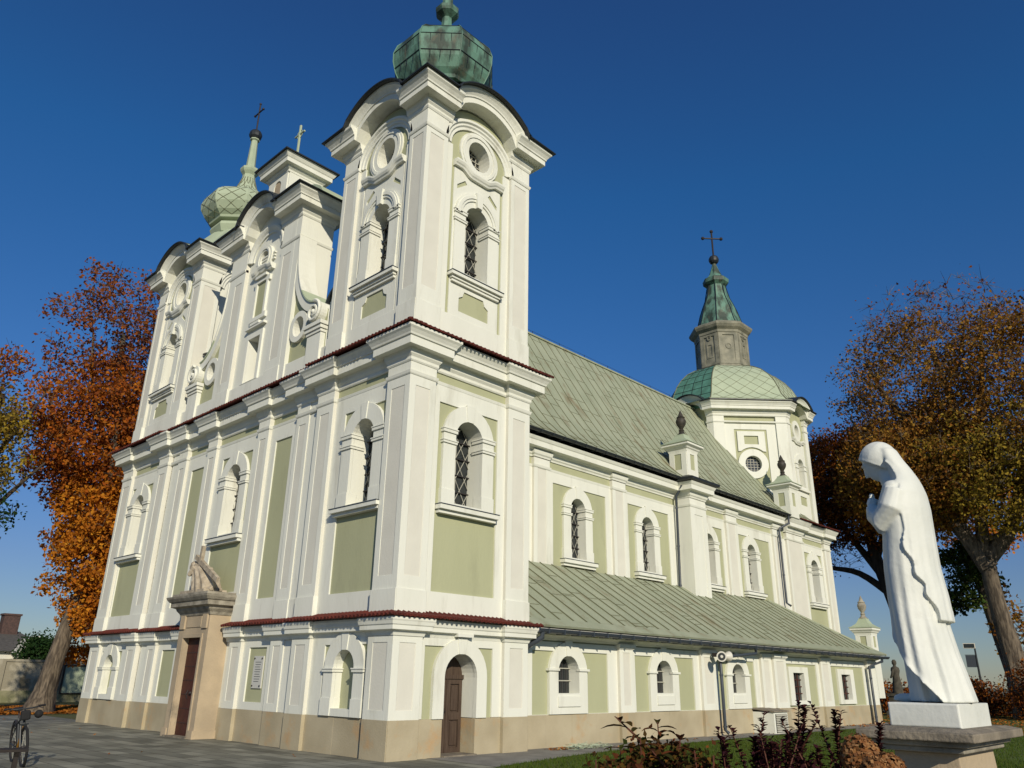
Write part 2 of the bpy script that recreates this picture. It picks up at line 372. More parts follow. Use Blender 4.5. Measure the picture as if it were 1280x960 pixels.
# S face of the near tower
def lower_s(F, door=True):
    if door:
        out = arch(2.10, .84, .10, 1.67); hole = arch(2.10, .51, .0, 1.67)
        d = MB()
        d.plate(F, arch(2.10, .84, .79, 1.67), [arch(2.10, .51, .70, 1.67)[2:]+[(1.59, .80), (2.61, .80)]] if 0 else [], GW-.03, GW-.02, 'white') if 0 else None
        o = [(1.26, .79), (1.592, .79)] + [(2.10-.51*math.cos(math.pi*k/16), 1.67+.51*math.sin(math.pi*k/16)) for k in range(17)] + [(2.608, .79), (2.94, .79)] + [(2.10+.84*math.cos(math.pi*k/16), 1.67+.84*math.sin(math.pi*k/16)) for k in range(17)]
        d.plate(F, o, [], GW-.03, GW+.09, 'white')
        d.plate(F, [(2.0, 2.17), (2.2, 2.17), (2.25, 2.53), (1.95, 2.53)], [], GW+.07, GW+.112, 'white')
        d.box(F, 1.86, 2.36, 2.545, 2.62, GW, GW+.20, 'white')
        sd_ = d.build('side_door', church, label='brown panelled side door in an arched white surround')
        l = MB(); l.box(F, 1.57, 2.63, 0.03, 2.22, -.62, -.57, 'wood')
        for a, e in ((1.62, 2.08), (2.12, 2.58)):
            l.plate(F, rect(a, e, .05, 1.62), [rect(a+.09, e-.09, .16, .74), rect(a+.09, e-.09, .90, 1.52)], -.575, -.53, 'wood')
            for z0, z1 in ((.20, .70), (.94, 1.48)): l.box(F, a+.13, e-.13, z0, z1, -.575, -.545, 'wood')
        l.box(F, 1.60, 2.60, 1.63, 1.72, -.575, -.50, 'wood'); l.box(F, 2.075, 2.125, .05, 1.63, -.575, -.515, 'wood')
        l.build('door_leaf', sd_)
        hn = MB(); hn.tube([F.p(2.02, .93, -.53), F.p(2.02, .93, -.46), F.p(1.92, .93, -.46)], .012, 'iron'); hn.box(F, 2.0, 2.04, .84, .99, -.535, -.52, 'iron'); hn.build('handle', sd_)
        st = MB(); st.box(F, 1.60, 2.60, -.02, .045, -.8, .02, 'slab'); st.build('doorstep', sd_)
        g_ = rect(1.0, 3.16, .80, 2.33); whole = [(0.02, .79), (1.59, .79), (1.59, 1.67)] + [(2.10-.51*math.cos(math.pi*k/16), 1.67+.51*math.sin(math.pi*k/16)) for k in range(1, 17)] + [(2.61, .79), (T-.01, .79), (T-.01, 2.60), (0.02, 2.60)]
        wall(F, 0, 0, 0, 0, [], None, out=whole, frame=False)
        fr = MB()   # U-shaped white frame round the green panel
        fr.plate(F, [(.03, .795), (1.0, .795), (1.0, 2.33), (3.16, 2.33), (3.16, .795), (T-.02, .795), (T-.02, 2.6), (.03, 2.6)], [], GW-.02, GW+.04, 'white')
        fr.build('panel_frame', church)
    h = window(F, 2.10, 5.66, 7.38, .47, .88, 5.60, imps=((7.14, 7.2), (7.42, 7.5)), sill=(5.36, 5.56, 1.0))
    wall(F, .02, T-.01, 2.9, 9.0, [h], rect(1.08, 3.16, 3.52, 8.18), zf=(2.9, 8.62))
    for q in ((.003, .84), (3.47, T)):
        if door: pilaster(F, *q, .79, 2.5, pz=(.98, 2.36))
        pilaster(F, *q, 2.9, 8.95, base=.60, pz=(3.8, 8.35))
lower_s(FS)
# hidden sides close the towers
for F, L in ((Fr((T, 0), (0, 1), (1, 0)), TY), (Fr((T, W_-TY), (0, 1), (1, 0)), TY), (Fr((0, TY), (1, 0), (0, 1)), T), (Fr((0, W_), (1, 0), (0, 1)), T), (FS2, T-.5)):
    b = MB(); b.box(F, .02, L-.02, -.2, 9.4, -.5, -.02, 'white'); b.build('tower_inner_wall', church)
for y0 in (0, W_-TY):
    b = MB(); b.box(Fr((0, y0), (1, 0), (0, -1)), .15, T-.05, 9.45, 9.6, -TY+.15, -.15, 'white'); b.build('tower_floor', church)

# ---------------------------------------------------------------- facade centre
cw = -RE-.14                     # wall surface of the centre
C0, C1 = TY+.0, W_-TY
def mir(a): return W_-a
pils = [(4.12, 4.62, -RE-.03), (4.62, 5.28, -RE), (6.82, 7.47, -RE)]
pils += [(mir(b_), mir(a_), d_) for a_, b_, d_ in pils]
for a_, b_, d_ in pils:
    pilaster(FW, a_, b_, .79, 2.5, d=d_, gw=cw, pz=(.98, 2.36)); pilaster(FW, a_, b_, 2.9, 8.95, base=.60, d=d_, gw=cw, pz=(3.8, 8.35))
hc = window(FW, 8.8, 5.66, 7.38, .47, .86, 5.60, imps=((7.14, 7.2), (7.42, 7.5)), sill=(5.36, 5.56, .98), gw=cw)
wall(FW, 5.3, 6.8, .79, 2.60, [], rect(5.6, 6.50, .98, 2.34), gw=cw)
wall(FW, mir(6.8), mir(5.3), .79, 2.60, [], rect(mir(6.5), mir(5.60), .98, 2.34), gw=cw)
wall(FW, C0+.01, 5.3, .79, 2.6, frame=False, gw=cw); wall(FW, mir(5.3), C1-.01, .79, 2.6, frame=False, gw=cw)
wall(FW, 6.8, 7.84, .79, 2.6, gw=cw); wall(FW, 9.51, 10.8, .79, 2.6, gw=cw)
wall(FW, 5.3, 6.8, 2.605, 9.0, [], rect(5.6, 6.50, 3.62, 8.18), zf=(2.9, 8.62), gw=cw)
wall(FW, mir(6.8), mir(5.3), 2.605, 9.0, [], rect(mir(6.5), mir(5.6), 3.62, 8.18), zf=(2.9, 8.62), gw=cw)
wall(FW, C0+.01, 5.3, 2.605, 9.0, frame=False, gw=cw, m='white'); wall(FW, mir(5.3), C1-.01, 2.605, 9.0, frame=False, gw=cw, m='white')
wall(FW, 6.8, 10.8, 2.605, 9.0, [hc], rect(7.84, 9.76, 3.9, 8.18), zf=(2.9, 8.62), gw=cw)

# ---------------------------------------------------------------- mouldings running round facade and near tower
def run(pd, gd, lo=17.6, hi=None):
    """travel path of the whole front: far tower -> centre -> near tower -> south face"""
    c = -RE
    W1 = [(W_, 16.75, 0), (16.75, 14.35, gd), (14.35, C1, 0)]
    Cc = [(C1, 12.32, c), (12.32, 10.78, c+gd), (10.78, 10.13, c), (10.13, 7.47, c+gd), (7.47, 6.82, c), (6.82, 5.28, c+gd), (5.28, C0, c)]
    W2 = [(C0, 3.25, 0), (3.25, .90, gd), (.90, 0, 0)]
    return W1, Cc, W2
W1, Cc, W2 = run(0, -.12)
S1 = [(0, .84, 0), (.84, 3.47, -.12), (3.47, T, 0)]
end = [(T, 1.2)]
start = [(1.5, W_)]
front = start + steps(FW, W1+Cc+W2) + steps(FS, S1)[1:] + end
arch_prof = [(-.2, 8.60), (.012, 8.60), (.03, 8.63), (.045, 8.70), (-.2, 8.715)]
moulding(front, arch_prof, name='architrave')
main_prof = [(-.16, 8.94), (.012, 8.94), (.035, 8.98), (.035, 9.05), (.085, 9.12), (.10, 9.20), (.125, 9.25), (.30, 9.25), (.30, 9.46), (.335, 9.47), (.35, 9.52), (.40, 9.60), (.445, 9.65), (.445, 9.71), (-.16, 9.73)]
moulding(front, main_prof, name='main_cornice')
low_prof = [(-.2, 2.50), (.02, 2.50), (.035, 2.55), (.06, 2.60), (.15, 2.62), (.15, 2.71), (.17, 2.73), (.185, 2.80), (.20, 2.83), (.20, 2.88), (-.2, 2.90)]
Ccl = [(C1, 12.32, -RE), (12.32, 10.78, -RE-.12), (10.78, 9.95, -RE)]
Ccr = [(7.62, 6.82, -RE), (6.82, 5.28, -RE-.12), (5.28, C0, -RE)]
moulding(start + steps(FW, W1+Ccl), low_prof, name='lower_cornice')
moulding(steps(FW, Ccr+W2) + steps(FS, S1)[1:] + end, low_prof, name='lower_cornice')
# tiled ledges on both cornices
def ledge(runs, zt, dout, din, rise, name='tiled_ledge'):
    b = MB()
    for F, s0, s1, off, m0, m1 in runs:
        prof = lambda d: zt+rise*(dout-d)/(dout-din)
        a0, a1 = sorted((s0, s1)); 
        b.solid([[F.p(a0-m0*dout, prof(dout)-.02, off+dout), F.p(a0-m0*din, prof(din)-.02, off+din), F.p(a0-m0*din, prof(din)+.03, off+din), F.p(a0-m0*dout, prof(dout)+.03, off+dout)],
                 [F.p(a1+m1*dout, prof(dout)-.02, off+dout), F.p(a1+m1*din, prof(din)-.02, off+din), F.p(a1+m1*din, prof(din)+.03, off+din), F.p(a1+m1*dout, prof(dout)+.03, off+dout)]], 'tile')
        st = .145; n = int((a1-a0+(m0+m1)*dout)/st)
        for k in range(n+1):
            s = a0-m0*dout+.03+k*st
            di = din
            if s < a0 and m0: di = max(din, dout-(s-(a0-dout))*1.0) if 0 else din
            jit = random.uniform(-.01, .012)
            # barrel tile: half tube running down the slope
            o_, i_ = F.p(s, prof(dout)-.012, off+dout+.035+jit), F.p(min(max(s, a0-m0*0), a1), prof(din)+.035, off+din)
            if s < a0: i_ = F.p(a0, prof(din)+.035, off+din) if False else F.p(s, prof(dout-(dout-din)*.12)+.03, off+dout-(dout-din)*.12)
            if s > a1: i_ = F.p(s, prof(dout-(dout-din)*.12)+.03, off+dout-(dout-din)*.12)
            b.tube([o_, i_], .036, 'tile', 7)
    return b.build(name, church)
for zt in (2.93, 9.76):
    do, di, ri = (.25, -.16, .10) if zt < 5 else (.48, -.16, .15)
    c = -RE
    if zt < 5: mid = [(FW, 4.05+.0, 7.62, c, 0, 0), (FW, 9.95, 13.55, c, 0, 0)]
    else: mid = [(FW, 4.05, 13.55, c, 0, 0)]
    for rn in [(FW, 0, TY, 0, 1, 0), (FS, 0, T, 0, 1, 1), (FW, C1, W_, 0, 0, 1)]+mid: ledge([rn], zt, do, di, ri)

# ---------------------------------------------------------------- upper towers
def wavy(F, c, z, hw, m='white', par=None, amp=.17, dip=True, gw=GW):
    pts = [(c-hw, z), (c-hw*.72, z)]
    for k in range(1, 9): t = k/8; pts.append((c-hw*.72+hw*.42*t, z-(amp if dip else -amp)*(.5-.5*math.cos(math.pi*t))))
    pts2 = [(2*c-a, q) for a, q in reversed(pts)]
    pts = pts+pts2
    b = MB()
    b.arcsweep(F, pts, [(gw-.02, -.08), (gw+.12, -.08), (gw+.14, -.03), (gw+.17, 0), (gw+.20, .07), (gw+.20, .12), (gw-.02, .13)], m)
    return b.build('hood_mould', par or church)

def arch_path(c, w0, z, rise, n=18, flare=.18):
    """horizontal stub, concave flare, round arch, flare, stub (s, z)"""
    pts = []
    for k in range(n+1):
        t = -1+2*k/n
        u = min(1, (1-abs(t))/.22); zz = rise*max(0, 1-abs(t)**2.1)**.8*(u*u*(3-2*u)) if abs(t) < 1 else 0
        pts.append((c+w0*t, z+zz))
    return pts

def upper_face(F, w, far=False, plain=False):
    c = w/2; k = w/4.32
    P0 = .80*k+.02
    # wall outline with arched top
    apex = arch_path(c, w/2-P0-.02, 16.95, .72)
    out = [(0.02, 9.7), (w-.02, 9.7), (w-.02, 17.05)] + [(a, z) for a, z in reversed(apex)] + [(0.02, 17.05)]
    if plain:
        b = MB(); b.plate(F, out, [], GW-.5, GW, 'white'); b.build('upper_wall', church)
    else:
        # window
        b = MB(); zb, zs, h, oh = 12.12, 13.93, .45, .86
        d1 = GW+.07
        hole = arch(c, h, zb, zs); ov = oval(c, 16.2, .43, .50)
        wbot = [(c-.86, 10.75), (c+.86, 10.75), (c+.86, 11.62)]
        # white apron plate from base band to wavy hood, with notched green panel and window hole
        pan = [(c-.56, 10.92), (c+.56, 10.92), (c+.56, 11.32), (c+.42, 11.40), (c+.36, 11.56), (c-.36, 11.56), (c-.42, 11.40), (c-.56, 11.32)]
        ap = [(c-.93, 10.7), (c+.93, 10.7), (c+.93, 15.42), (c-.93, 15.42)]
        strips = []
        for sg in (-1, 1):    # little green triangles beside the arch head
            strips.append([(c+sg*.42, 15.02), (c+sg*.80, 14.72), (c+sg*.80, 14.86), (c+sg*.5, 15.12)])
        b.plate(F, ap, [pan, hole]+strips, GW+.001, GW+.035, 'white')
        wn = MB()
        wn.plate(F, arch(c, oh, 11.98, zs), [hole], GW+.0365, d1, 'white')
        # raised archivolt rings
        for r0, r1, dd in ((.62, .86, .035), (.70, .80, .06)):
            o = [(c+r1*math.cos(math.pi*k_/16), zs+.02+r1*math.sin(math.pi*k_/16)) for k_ in range(17)] + [(c-r0*math.cos(math.pi*k_/16), zs+.02+r0*math.sin(math.pi*k_/16)) for k_ in range(17)]
            wn.plate(F, o, [], d1-.01, d1+dd, 'white')
        wn.plate(F, [(c-.09, zs+h-.02), (c+.09, zs+h-.02), (c+.14, zs+oh+.05), (c-.14, zs+oh+.05)], [], d1, d1+.10, 'white')
        for z0, z1 in ((13.66, 13.72), (13.92, 14.0)):
            for sg in (-1, 1):
                a0, a1 = (c-oh-.03, c-h+.03) if sg < 0 else (c+h-.03, c+oh+.03)
                wn.box(F, a0, a1, z0, z1, GW-.3, d1+.035, 'white'); wn.box(F, a0-.015, a1+.015, z1, z1+.03, GW-.3, d1+.05, 'white')
        for sg in (-1, 1):
            a0, a1 = (c-oh-.01, c-h+.01) if sg < 0 else (c+h-.01, c+oh+.01)
            wn.box(F, a0, a1, 12.0, 12.42, GW-.2, d1+.02, 'white')
        wo = wn.build('window', church)
        s = MB()
        for (z0, z1, hw, dd) in ((11.70, 11.78, .90, .06), (11.78, 11.86, .93, .10), (11.86, 11.96, .99, .17)): s.box(F, c-hw, c+hw, z0, z1, GW-.02, GW+.05+dd, 'white')
        s.box(F, c-1.0, c+1.0, 11.96, 11.98, GW-.02, GW+.24, 'gutter'); s.build('sill', wo)
        n = MB(); n.box(F, c-.5, c+.5, zb-.05, zs+.5, -.65, -.60, 'glass'); n.build('pane', wo); grille(F, c-h, c+h, zb, zs+h, -.55, wo, 'diamond')
        b.build('window_apron', church)
        ow = MB(); ow.plate(F, oval(c, 16.2, .78, .78), [ov], GW+.001, GW+.06, 'white'); ow.plate(F, oval(c, 16.2, .70, .72), [oval(c, 16.2, .60, .63)], GW+.05, GW+.085, 'white')
        oo = ow.build('oval_window', church); n = MB(); n.box(F, c-.5, c+.5, 15.6, 16.8, -.60, -.55, 'glass'); n.build('pane', oo); grille(F, c-.42, c+.42, 15.7, 16.7, -.52, oo, 'square')
        wavy(F, c, 15.50, .97)
        wb = MB(); wb.plate(F, out, [hole, ov], GW-.5, GW, 'green', mh='white', me='white')
        # white side lesenes and strip under the architrave
        for a, e in ((P0-.05, 1.10*k), (w-1.10*k, w-P0+.05)): wb.box(F, a, e, 9.72, 16.1, GW-.01, GW+.04, 'white')
        wb.box(F, P0, w-P0, 9.72, 10.72, GW-.01, GW+.05, 'white')
        wb.build('upper_wall', church)
    for q in ((.003, P0), (w-P0, w-.003)):
        pilaster(F, *q, 9.72, 17.0, base=.98, pz=(11.15, 15.95), pm=.15)
    # curved architrave and tympanum rings
    m = MB()
    inner = [(c+(w/2-P0-.10)*math.cos(math.pi*t/20), 16.15+.95*math.sin(math.pi*t/20)) for t in range(20, -1, -1)]
    m.arcsweep(F, inner, [(GW-.02, -.10), (GW+.05, -.10), (GW+.05, -.02), (GW+.09, .02), (GW+.09, .08), (GW+.14, .12), (GW+.14, .20), (GW-.02, .30)], 'white')
    m.build('arch_moulding', church)

CORN = [(-.14, -.36), (.012, -.36), (.04, -.30), (.04, -.24), (.09, -.18), (.10, -.10), (.13, -.03), (.36, -.03), (.36, .14), (.39, .15), (.40, .20), (.46, .29), (.52, .35), (.53, .42), (-.14, .44)]
EDGE = [(-.14, .44), (.53, .43), (.59, .415), (.61, .43), (.61, .465), (.3, .50), (-.14, .56)]
def upper_tower(x0, y0, wx, wy, faces):
    c0 = .05
    quad = [Fr((x0+c0, y0+wy-c0), (0, -1), (-1, 0)), Fr((x0+c0, y0+c0), (1, 0), (0, -1)), Fr((x0+wx-c0, y0+c0), (0, 1), (1, 0)), Fr((x0+wx-c0, y0+wy-c0), (-1, 0), (0, 1))]
    wid = [wy-2*c0, wx-2*c0, wy-2*c0, wx-2*c0]
    for i, (F, w_) in enumerate(zip(quad, wid)):
        upper_face(F, w_, plain=faces[i] == 0)
        P0 = .80*w_/4.32+.02; c = w_/2; Z = 17.05
        cn = MB(); 
        ap = arch_path(c, w_/2-P0-.0, Z, .72)
        for a, e, e0, e1 in ((0, P0+.12, 1, 0), (w_-P0-.12, w_, 0, 1)):
            cn.arcsweep(F, [(a, Z), (e, Z)], CORN, 'white', e0, e1)
        low = [(d-.07, h+.001) for d, h in CORN]
        cn.arcsweep(F, [(P0+.04, Z), (P0+.10, Z)]+ap[2:-2]+[(w_-P0-.10, Z), (w_-P0-.04, Z)], [(d, h) for d, h in low[6:]]+[(GW-.1, .44), (GW-.1, -.03)], 'white')
        cn.build('tower_cornice', church)
        ed = MB()
        full = [(0, Z), (P0+.02, Z)]+ap[1:-1]+[(w_-P0-.02, Z), (w_, Z)]
        ed.arcsweep(F, full, EDGE, 'black', 1, 1); ed.build('roof_edge', church)
    for z0, z1, d0 in ((16.10, 16.2, .045),):
        for i, (F, w_) in enumerate(zip(quad, wid)):
            P0 = .80*w_/4.32+.02
            for a, e, e0, e1 in ((0, P0+.02, 1, 0), (w_-P0-.02, w_, 0, 1)):
                mm = MB(); mm.arcsweep(F, [(a, 16.1), (e, 16.1)], [(-.1, 0), (.015, 0), (.03, .03), (.045, .09), (-.1, .10)], 'white', e0, e1)
                mm.build('capital_ring', church)
    return quad, wid
quadN, widN = upper_tower(0, 0, T, TY, (1, 1, 0, 0))
quadF, widF = upper_tower(0, W_-TY, T, TY, (1, 0, 0, 0))

def oct_ring(c, r, z, ph=math.pi/8): return [(c[0]+r*math.cos(ph+k*math.pi/4), c[1]+r*math.sin(ph+k*math.pi/4), z) for k in range(8)]
def onion(x0, y0, material, far):
    cx, cy = x0+T/2, y0+TY/2
    # swept lower roof from the square cornice to the octagonal neck, arched over each side
    hx, hy = T/2+.5, TY/2+.5
    n = 12; rings = []
    def edge(t):   # point round the rectangle with arched height
        side = int(t*4) % 4; u = t*4-int(t*4)
        zz = 17.52 + .70*max(0, math.cos((u-.5)*math.pi/ .62))**.8 if abs(u-.5) < .31 else 17.52
        P = [(-hx, hy-2*hy*u), (-hx+2*hx*u, -hy), (hx, -hy+2*hy*u), (hx-2*hx*u, hy)][side]
        return P[0], P[1], zz
    N = 48
    for k, (f, zt) in enumerate(((0, 0), (.25, .10), (.5, .28), (.75, .62), (1, 1.0))):
        rg = []
        for i in range(N):
            x, y, z = edge(i/N); a = math.atan2(y, x)
            # octagonal radius
            aa = (a) % (math.pi/4) - math.pi/8
            ro = 1.12*math.cos(math.pi/8)/math.cos(aa)
            x1, y1, z1 = ro*math.cos(a), ro*math.sin(a), (19.55 if far else 19.05)
            rg.append((cx+x+(x1-x)*f, cy+y+(y1-y)*f, z+(z1-z)*zt))
        rings.append(rg)
    b = MB(); b.solid(rings, material, cap=False); b.build('tower_roof', church)
    prof = [(1.08, 18.9), (1.1, 19.1), (1.05, 19.2), (.98, 19.25), (1.0, 19.3), (1.26, 19.35), (1.30, 19.46), (1.45, 19.62), (1.62, 19.95), (1.72, 20.35), (1.73, 20.7), (1.62, 21.05), (1.38, 21.35), (1.08, 21.58), (.80, 21.72), (.4, 21.8)] if not far else \
           [(1.12, 19.5), (1.25, 19.8), (1.2, 19.95), (1.0, 20.0), (1.05, 20.06), (1.30, 20.10), (1.34, 20.2), (1.55, 20.38), (1.74, 20.7), (1.78, 20.98), (1.68, 21.3), (1.38, 21.58), (1.0, 21.76), (.75, 21.9), (.45, 22.3), (.3, 22.8), (.26, 23.2)]
    b = MB(); b.solid([oct_ring((cx, cy), r, z) for r, z in prof], material); 
    dm = b.build('onion_dome', church)
    sm = MB()
    if far:   # diagonal scale seams
        for fce in range(8):
            a0 = math.pi/8+fce*math.pi/4
            def pt(u, v):
                # v along profile 6..15
                i = min(int(v), len(prof)-2); t = v-i
                r = prof[i][0]*(1-t)+prof[i+1][0]*t; z = prof[i][1]*(1-t)+prof[i+1][1]*t
                p0 = Vector((math.cos(a0), math.sin(a0))); p1 = Vector((math.cos(a0+math.pi/4), math.sin(a0+math.pi/4)))
                q = (p0*(1-u)+p1*u)*(r+.006); return Vector((cx+q.x, cy+q.y, z+.004))
            for sg in (0, 1):
                for j in range(-5, 5):
                    pts = []
                    for s_ in range(22):
                        v = 6+s_*9/21; u = (j*.5+(v-6)*.3125); u = u if sg == 0 else 1-u
                        if 0 <= u <= 1: pts.append(pt(u, v))
                    if len(pts) > 1: sm.tube(pts, .014, 'seam', 4)
    else:
        for fce in range(8):
            a0 = math.pi/8+fce*math.pi/4
            for (r, z), (r2_, z2) in zip(prof[6:-1], prof[7:]):
                pass
            sm.tube([Vector((cx+(r+.01)*math.cos(a0), cy+(r+.01)*math.sin(a0), z)) for r, z in prof[6:]], .022, 'patina', 5)
            for z, r in ((20.1, 1.665), (20.7, 1.73), (21.25, 1.46)):
                p0 = Vector((cx+(r+.01)*math.cos(a0), cy+(r+.01)*math.sin(a0), z)); p1 = Vector((cx+(r+.01)*math.cos(a0+math.pi/4), cy+(r+.01)*math.sin(a0+math.pi/4), z))
                sm.tube([p0, p1], .012, 'black', 4)
                for k in range(1, 4):
                    q = p0.lerp(p1, k/4); nrm = Vector((q.x-cx, q.y-cy, 0)).normalized()*.0
                    sm.tube([q+Vector((0, 0, -.3)) - Vector((q.x-cx, q.y-cy, 0))*(.012), q+Vector((0, 0, 0))], .009, 'black', 4)
    sm.build('seams', dm)
    fp = [(.32, 21.75), (.22, 22.1), (.17, 22.9), (.38, 23.05), (.42, 23.15), (.42, 23.25), (.30, 23.35), (.20, 23.45), (.19, 23.6), (.14, 25.0)] if not far else \
         [(.24, 22.95), (.38, 23.15), (.42, 23.25), (.42, 23.35), (.3, 23.42), (.21, 23.5), (.15, 24.95), (.22, 25.0), (.22, 25.05), (.1, 25.1)]
    b = MB(); b.solid([oct_ring((cx, cy), r, z) for r, z in fp], material); b.build('finial', dm)
    b = MB(); b.ball((cx, cy, 25.3), .30, 'black'); b.build('ball', dm)
    b = MB(); b.tube([(cx, cy, 25.5), (cx, cy, 27.1)], .035, 'iron')
    b.tube([(cx, cy-.38, 26.62), (cx, cy+.38, 26.62)], .035, 'iron')
    for q in ((0, -.38, 26.62), (0, .38, 26.62), (0, 0, 27.12)): b.ball((cx+q[0], cy+q[1], q[2]), .06, 'iron', 8)
    b.build('cross', dm)
onion(0, 0, 'patina', False)
onion(0, W_-TY, 'scale', True)
# ================================================================== GABLE BETWEEN THE TOWERS
gp = -RE; gw_ = -RE-.14
b = MB()
b.box(FW, C0+.0, C1, 9.70, 10.62, gw_-.5, gp-.05, 'white')
b.build('gable_base', church)
def ell(t, o=0): return (5.0+(1.45+o)*math.cos(t), 15.2-(2.9+o)*math.sin(t))
for side in (0, 1):
    g = (lambda a: W_-a) if side else (lambda a: a)
    G = lambda P: [(g(a), z) for a, z in P]
    circ = [(5.95+.30*math.cos(2*math.pi*k/20), 11.76+.34*math.sin(2*math.pi*k/20)) for k in range(20)]
    curve = [ell(k/16*math.pi/2) for k in range(17)]
    out = [(6.5, 10.6), (6.5, 15.2)] + curve + [(4.75, 12.2), (4.45, 11.9), (4.45, 10.6)]
    w1 = MB(); w1.plate(FW, G(out), [G(circ)], gw_-.45, gw_, 'green', mh='white', me='white')
    wg = w1.build('volute_wall', church)
    r = MB(); r.plate(FW, G([(5.95+.5*math.cos(2*math.pi*k/24), 11.76+.52*math.sin(2*math.pi*k/24)) for k in range(24)]), [G(circ)], gw_+.001, gw_+.10, 'white')
    r.build('round_frame', wg)
    # white band following the curve
    bd = MB(); c2 = [ell(k/16*math.pi/2, .30) for k in range(17)]
    bd.plate(FW, G(curve+list(reversed(c2))), [], gw_-.48, gw_+.12, 'white')
    c3 = [ell(k/16*math.pi/2, -.05) for k in range(17)]
    bd.plate(FW, G(curve[:10]+list(reversed(c3[:10]))), [], gw_-.48, gw_+.16, 'white'); bd.plate(FW, G(curve[9:]+list(reversed(c3[9:]))), [], gw_-1.0, gw_+.16, 'scale'); bd.build('volute_band', wg)
    # scroll
    s = MB(); pts = []
    cx_, cz_ = 4.86, 11.86
    for k in range(40):
        t = k/39; a = math.pi*.5+t*math.pi*3.6; rr = .36*(1-t*.82)
        pts.append(FW.p(g(cx_+rr*math.cos(a)), cz_+rr*math.sin(a), gw_+.26))
    s.tube(pts, [.065*(1-.4*k/39) for k in range(40)], 'white', 6)
    o_ = [(g(cx_+.36*math.cos(2*math.pi*k/24)), cz_+.36*math.sin(2*math.pi*k/24)) for k in range(24)]
    s.plate(FW, o_, [], gw_-.4, gw_+.22, 'white'); s.ball(FW.p(g(cx_), cz_, gw_+.26), .08, 'white')
    s.build('scroll', wg)
    p = MB()
    p0, p1 = sorted((g(4.50), g(5.22)))
    p.box(FW, p0, p1, 10.0, 11.14, gw_-.4, gw_+.16, 'white')
    for z0, z1, e in ((11.14, 11.24, .03), (11.24, 11.36, .07), (11.36, 11.48, .11)): p.box(FW, p0-e, p1+e, z0, z1, gw_-.4, gw_+.16+e, 'white')
    p.build('scroll_pedestal', wg)
    q = MB()   # little arched link between scroll and tower
    arc = [(4.06+1.1*math.cos(math.pi*.5*k/10)*1.0, 12.2+.85*math.sin(math.pi*.5*k/10)) for k in range(11)]
    q.plate(FW, G([(4.06, 11.5), (5.16, 11.5)]+arc), [], gw_-1.1, gw_-.42, 'white')
    arc2 = [(a+(a-4.06)*.06, z+.06) for a, z in arc]
    q.plate(FW, G(arc+list(reversed(arc2))), [], gw_-1.2, gw_-.30, 'black'); q.build('link_arch', wg)
BY0, BY1 = 6.45, W_-6.45
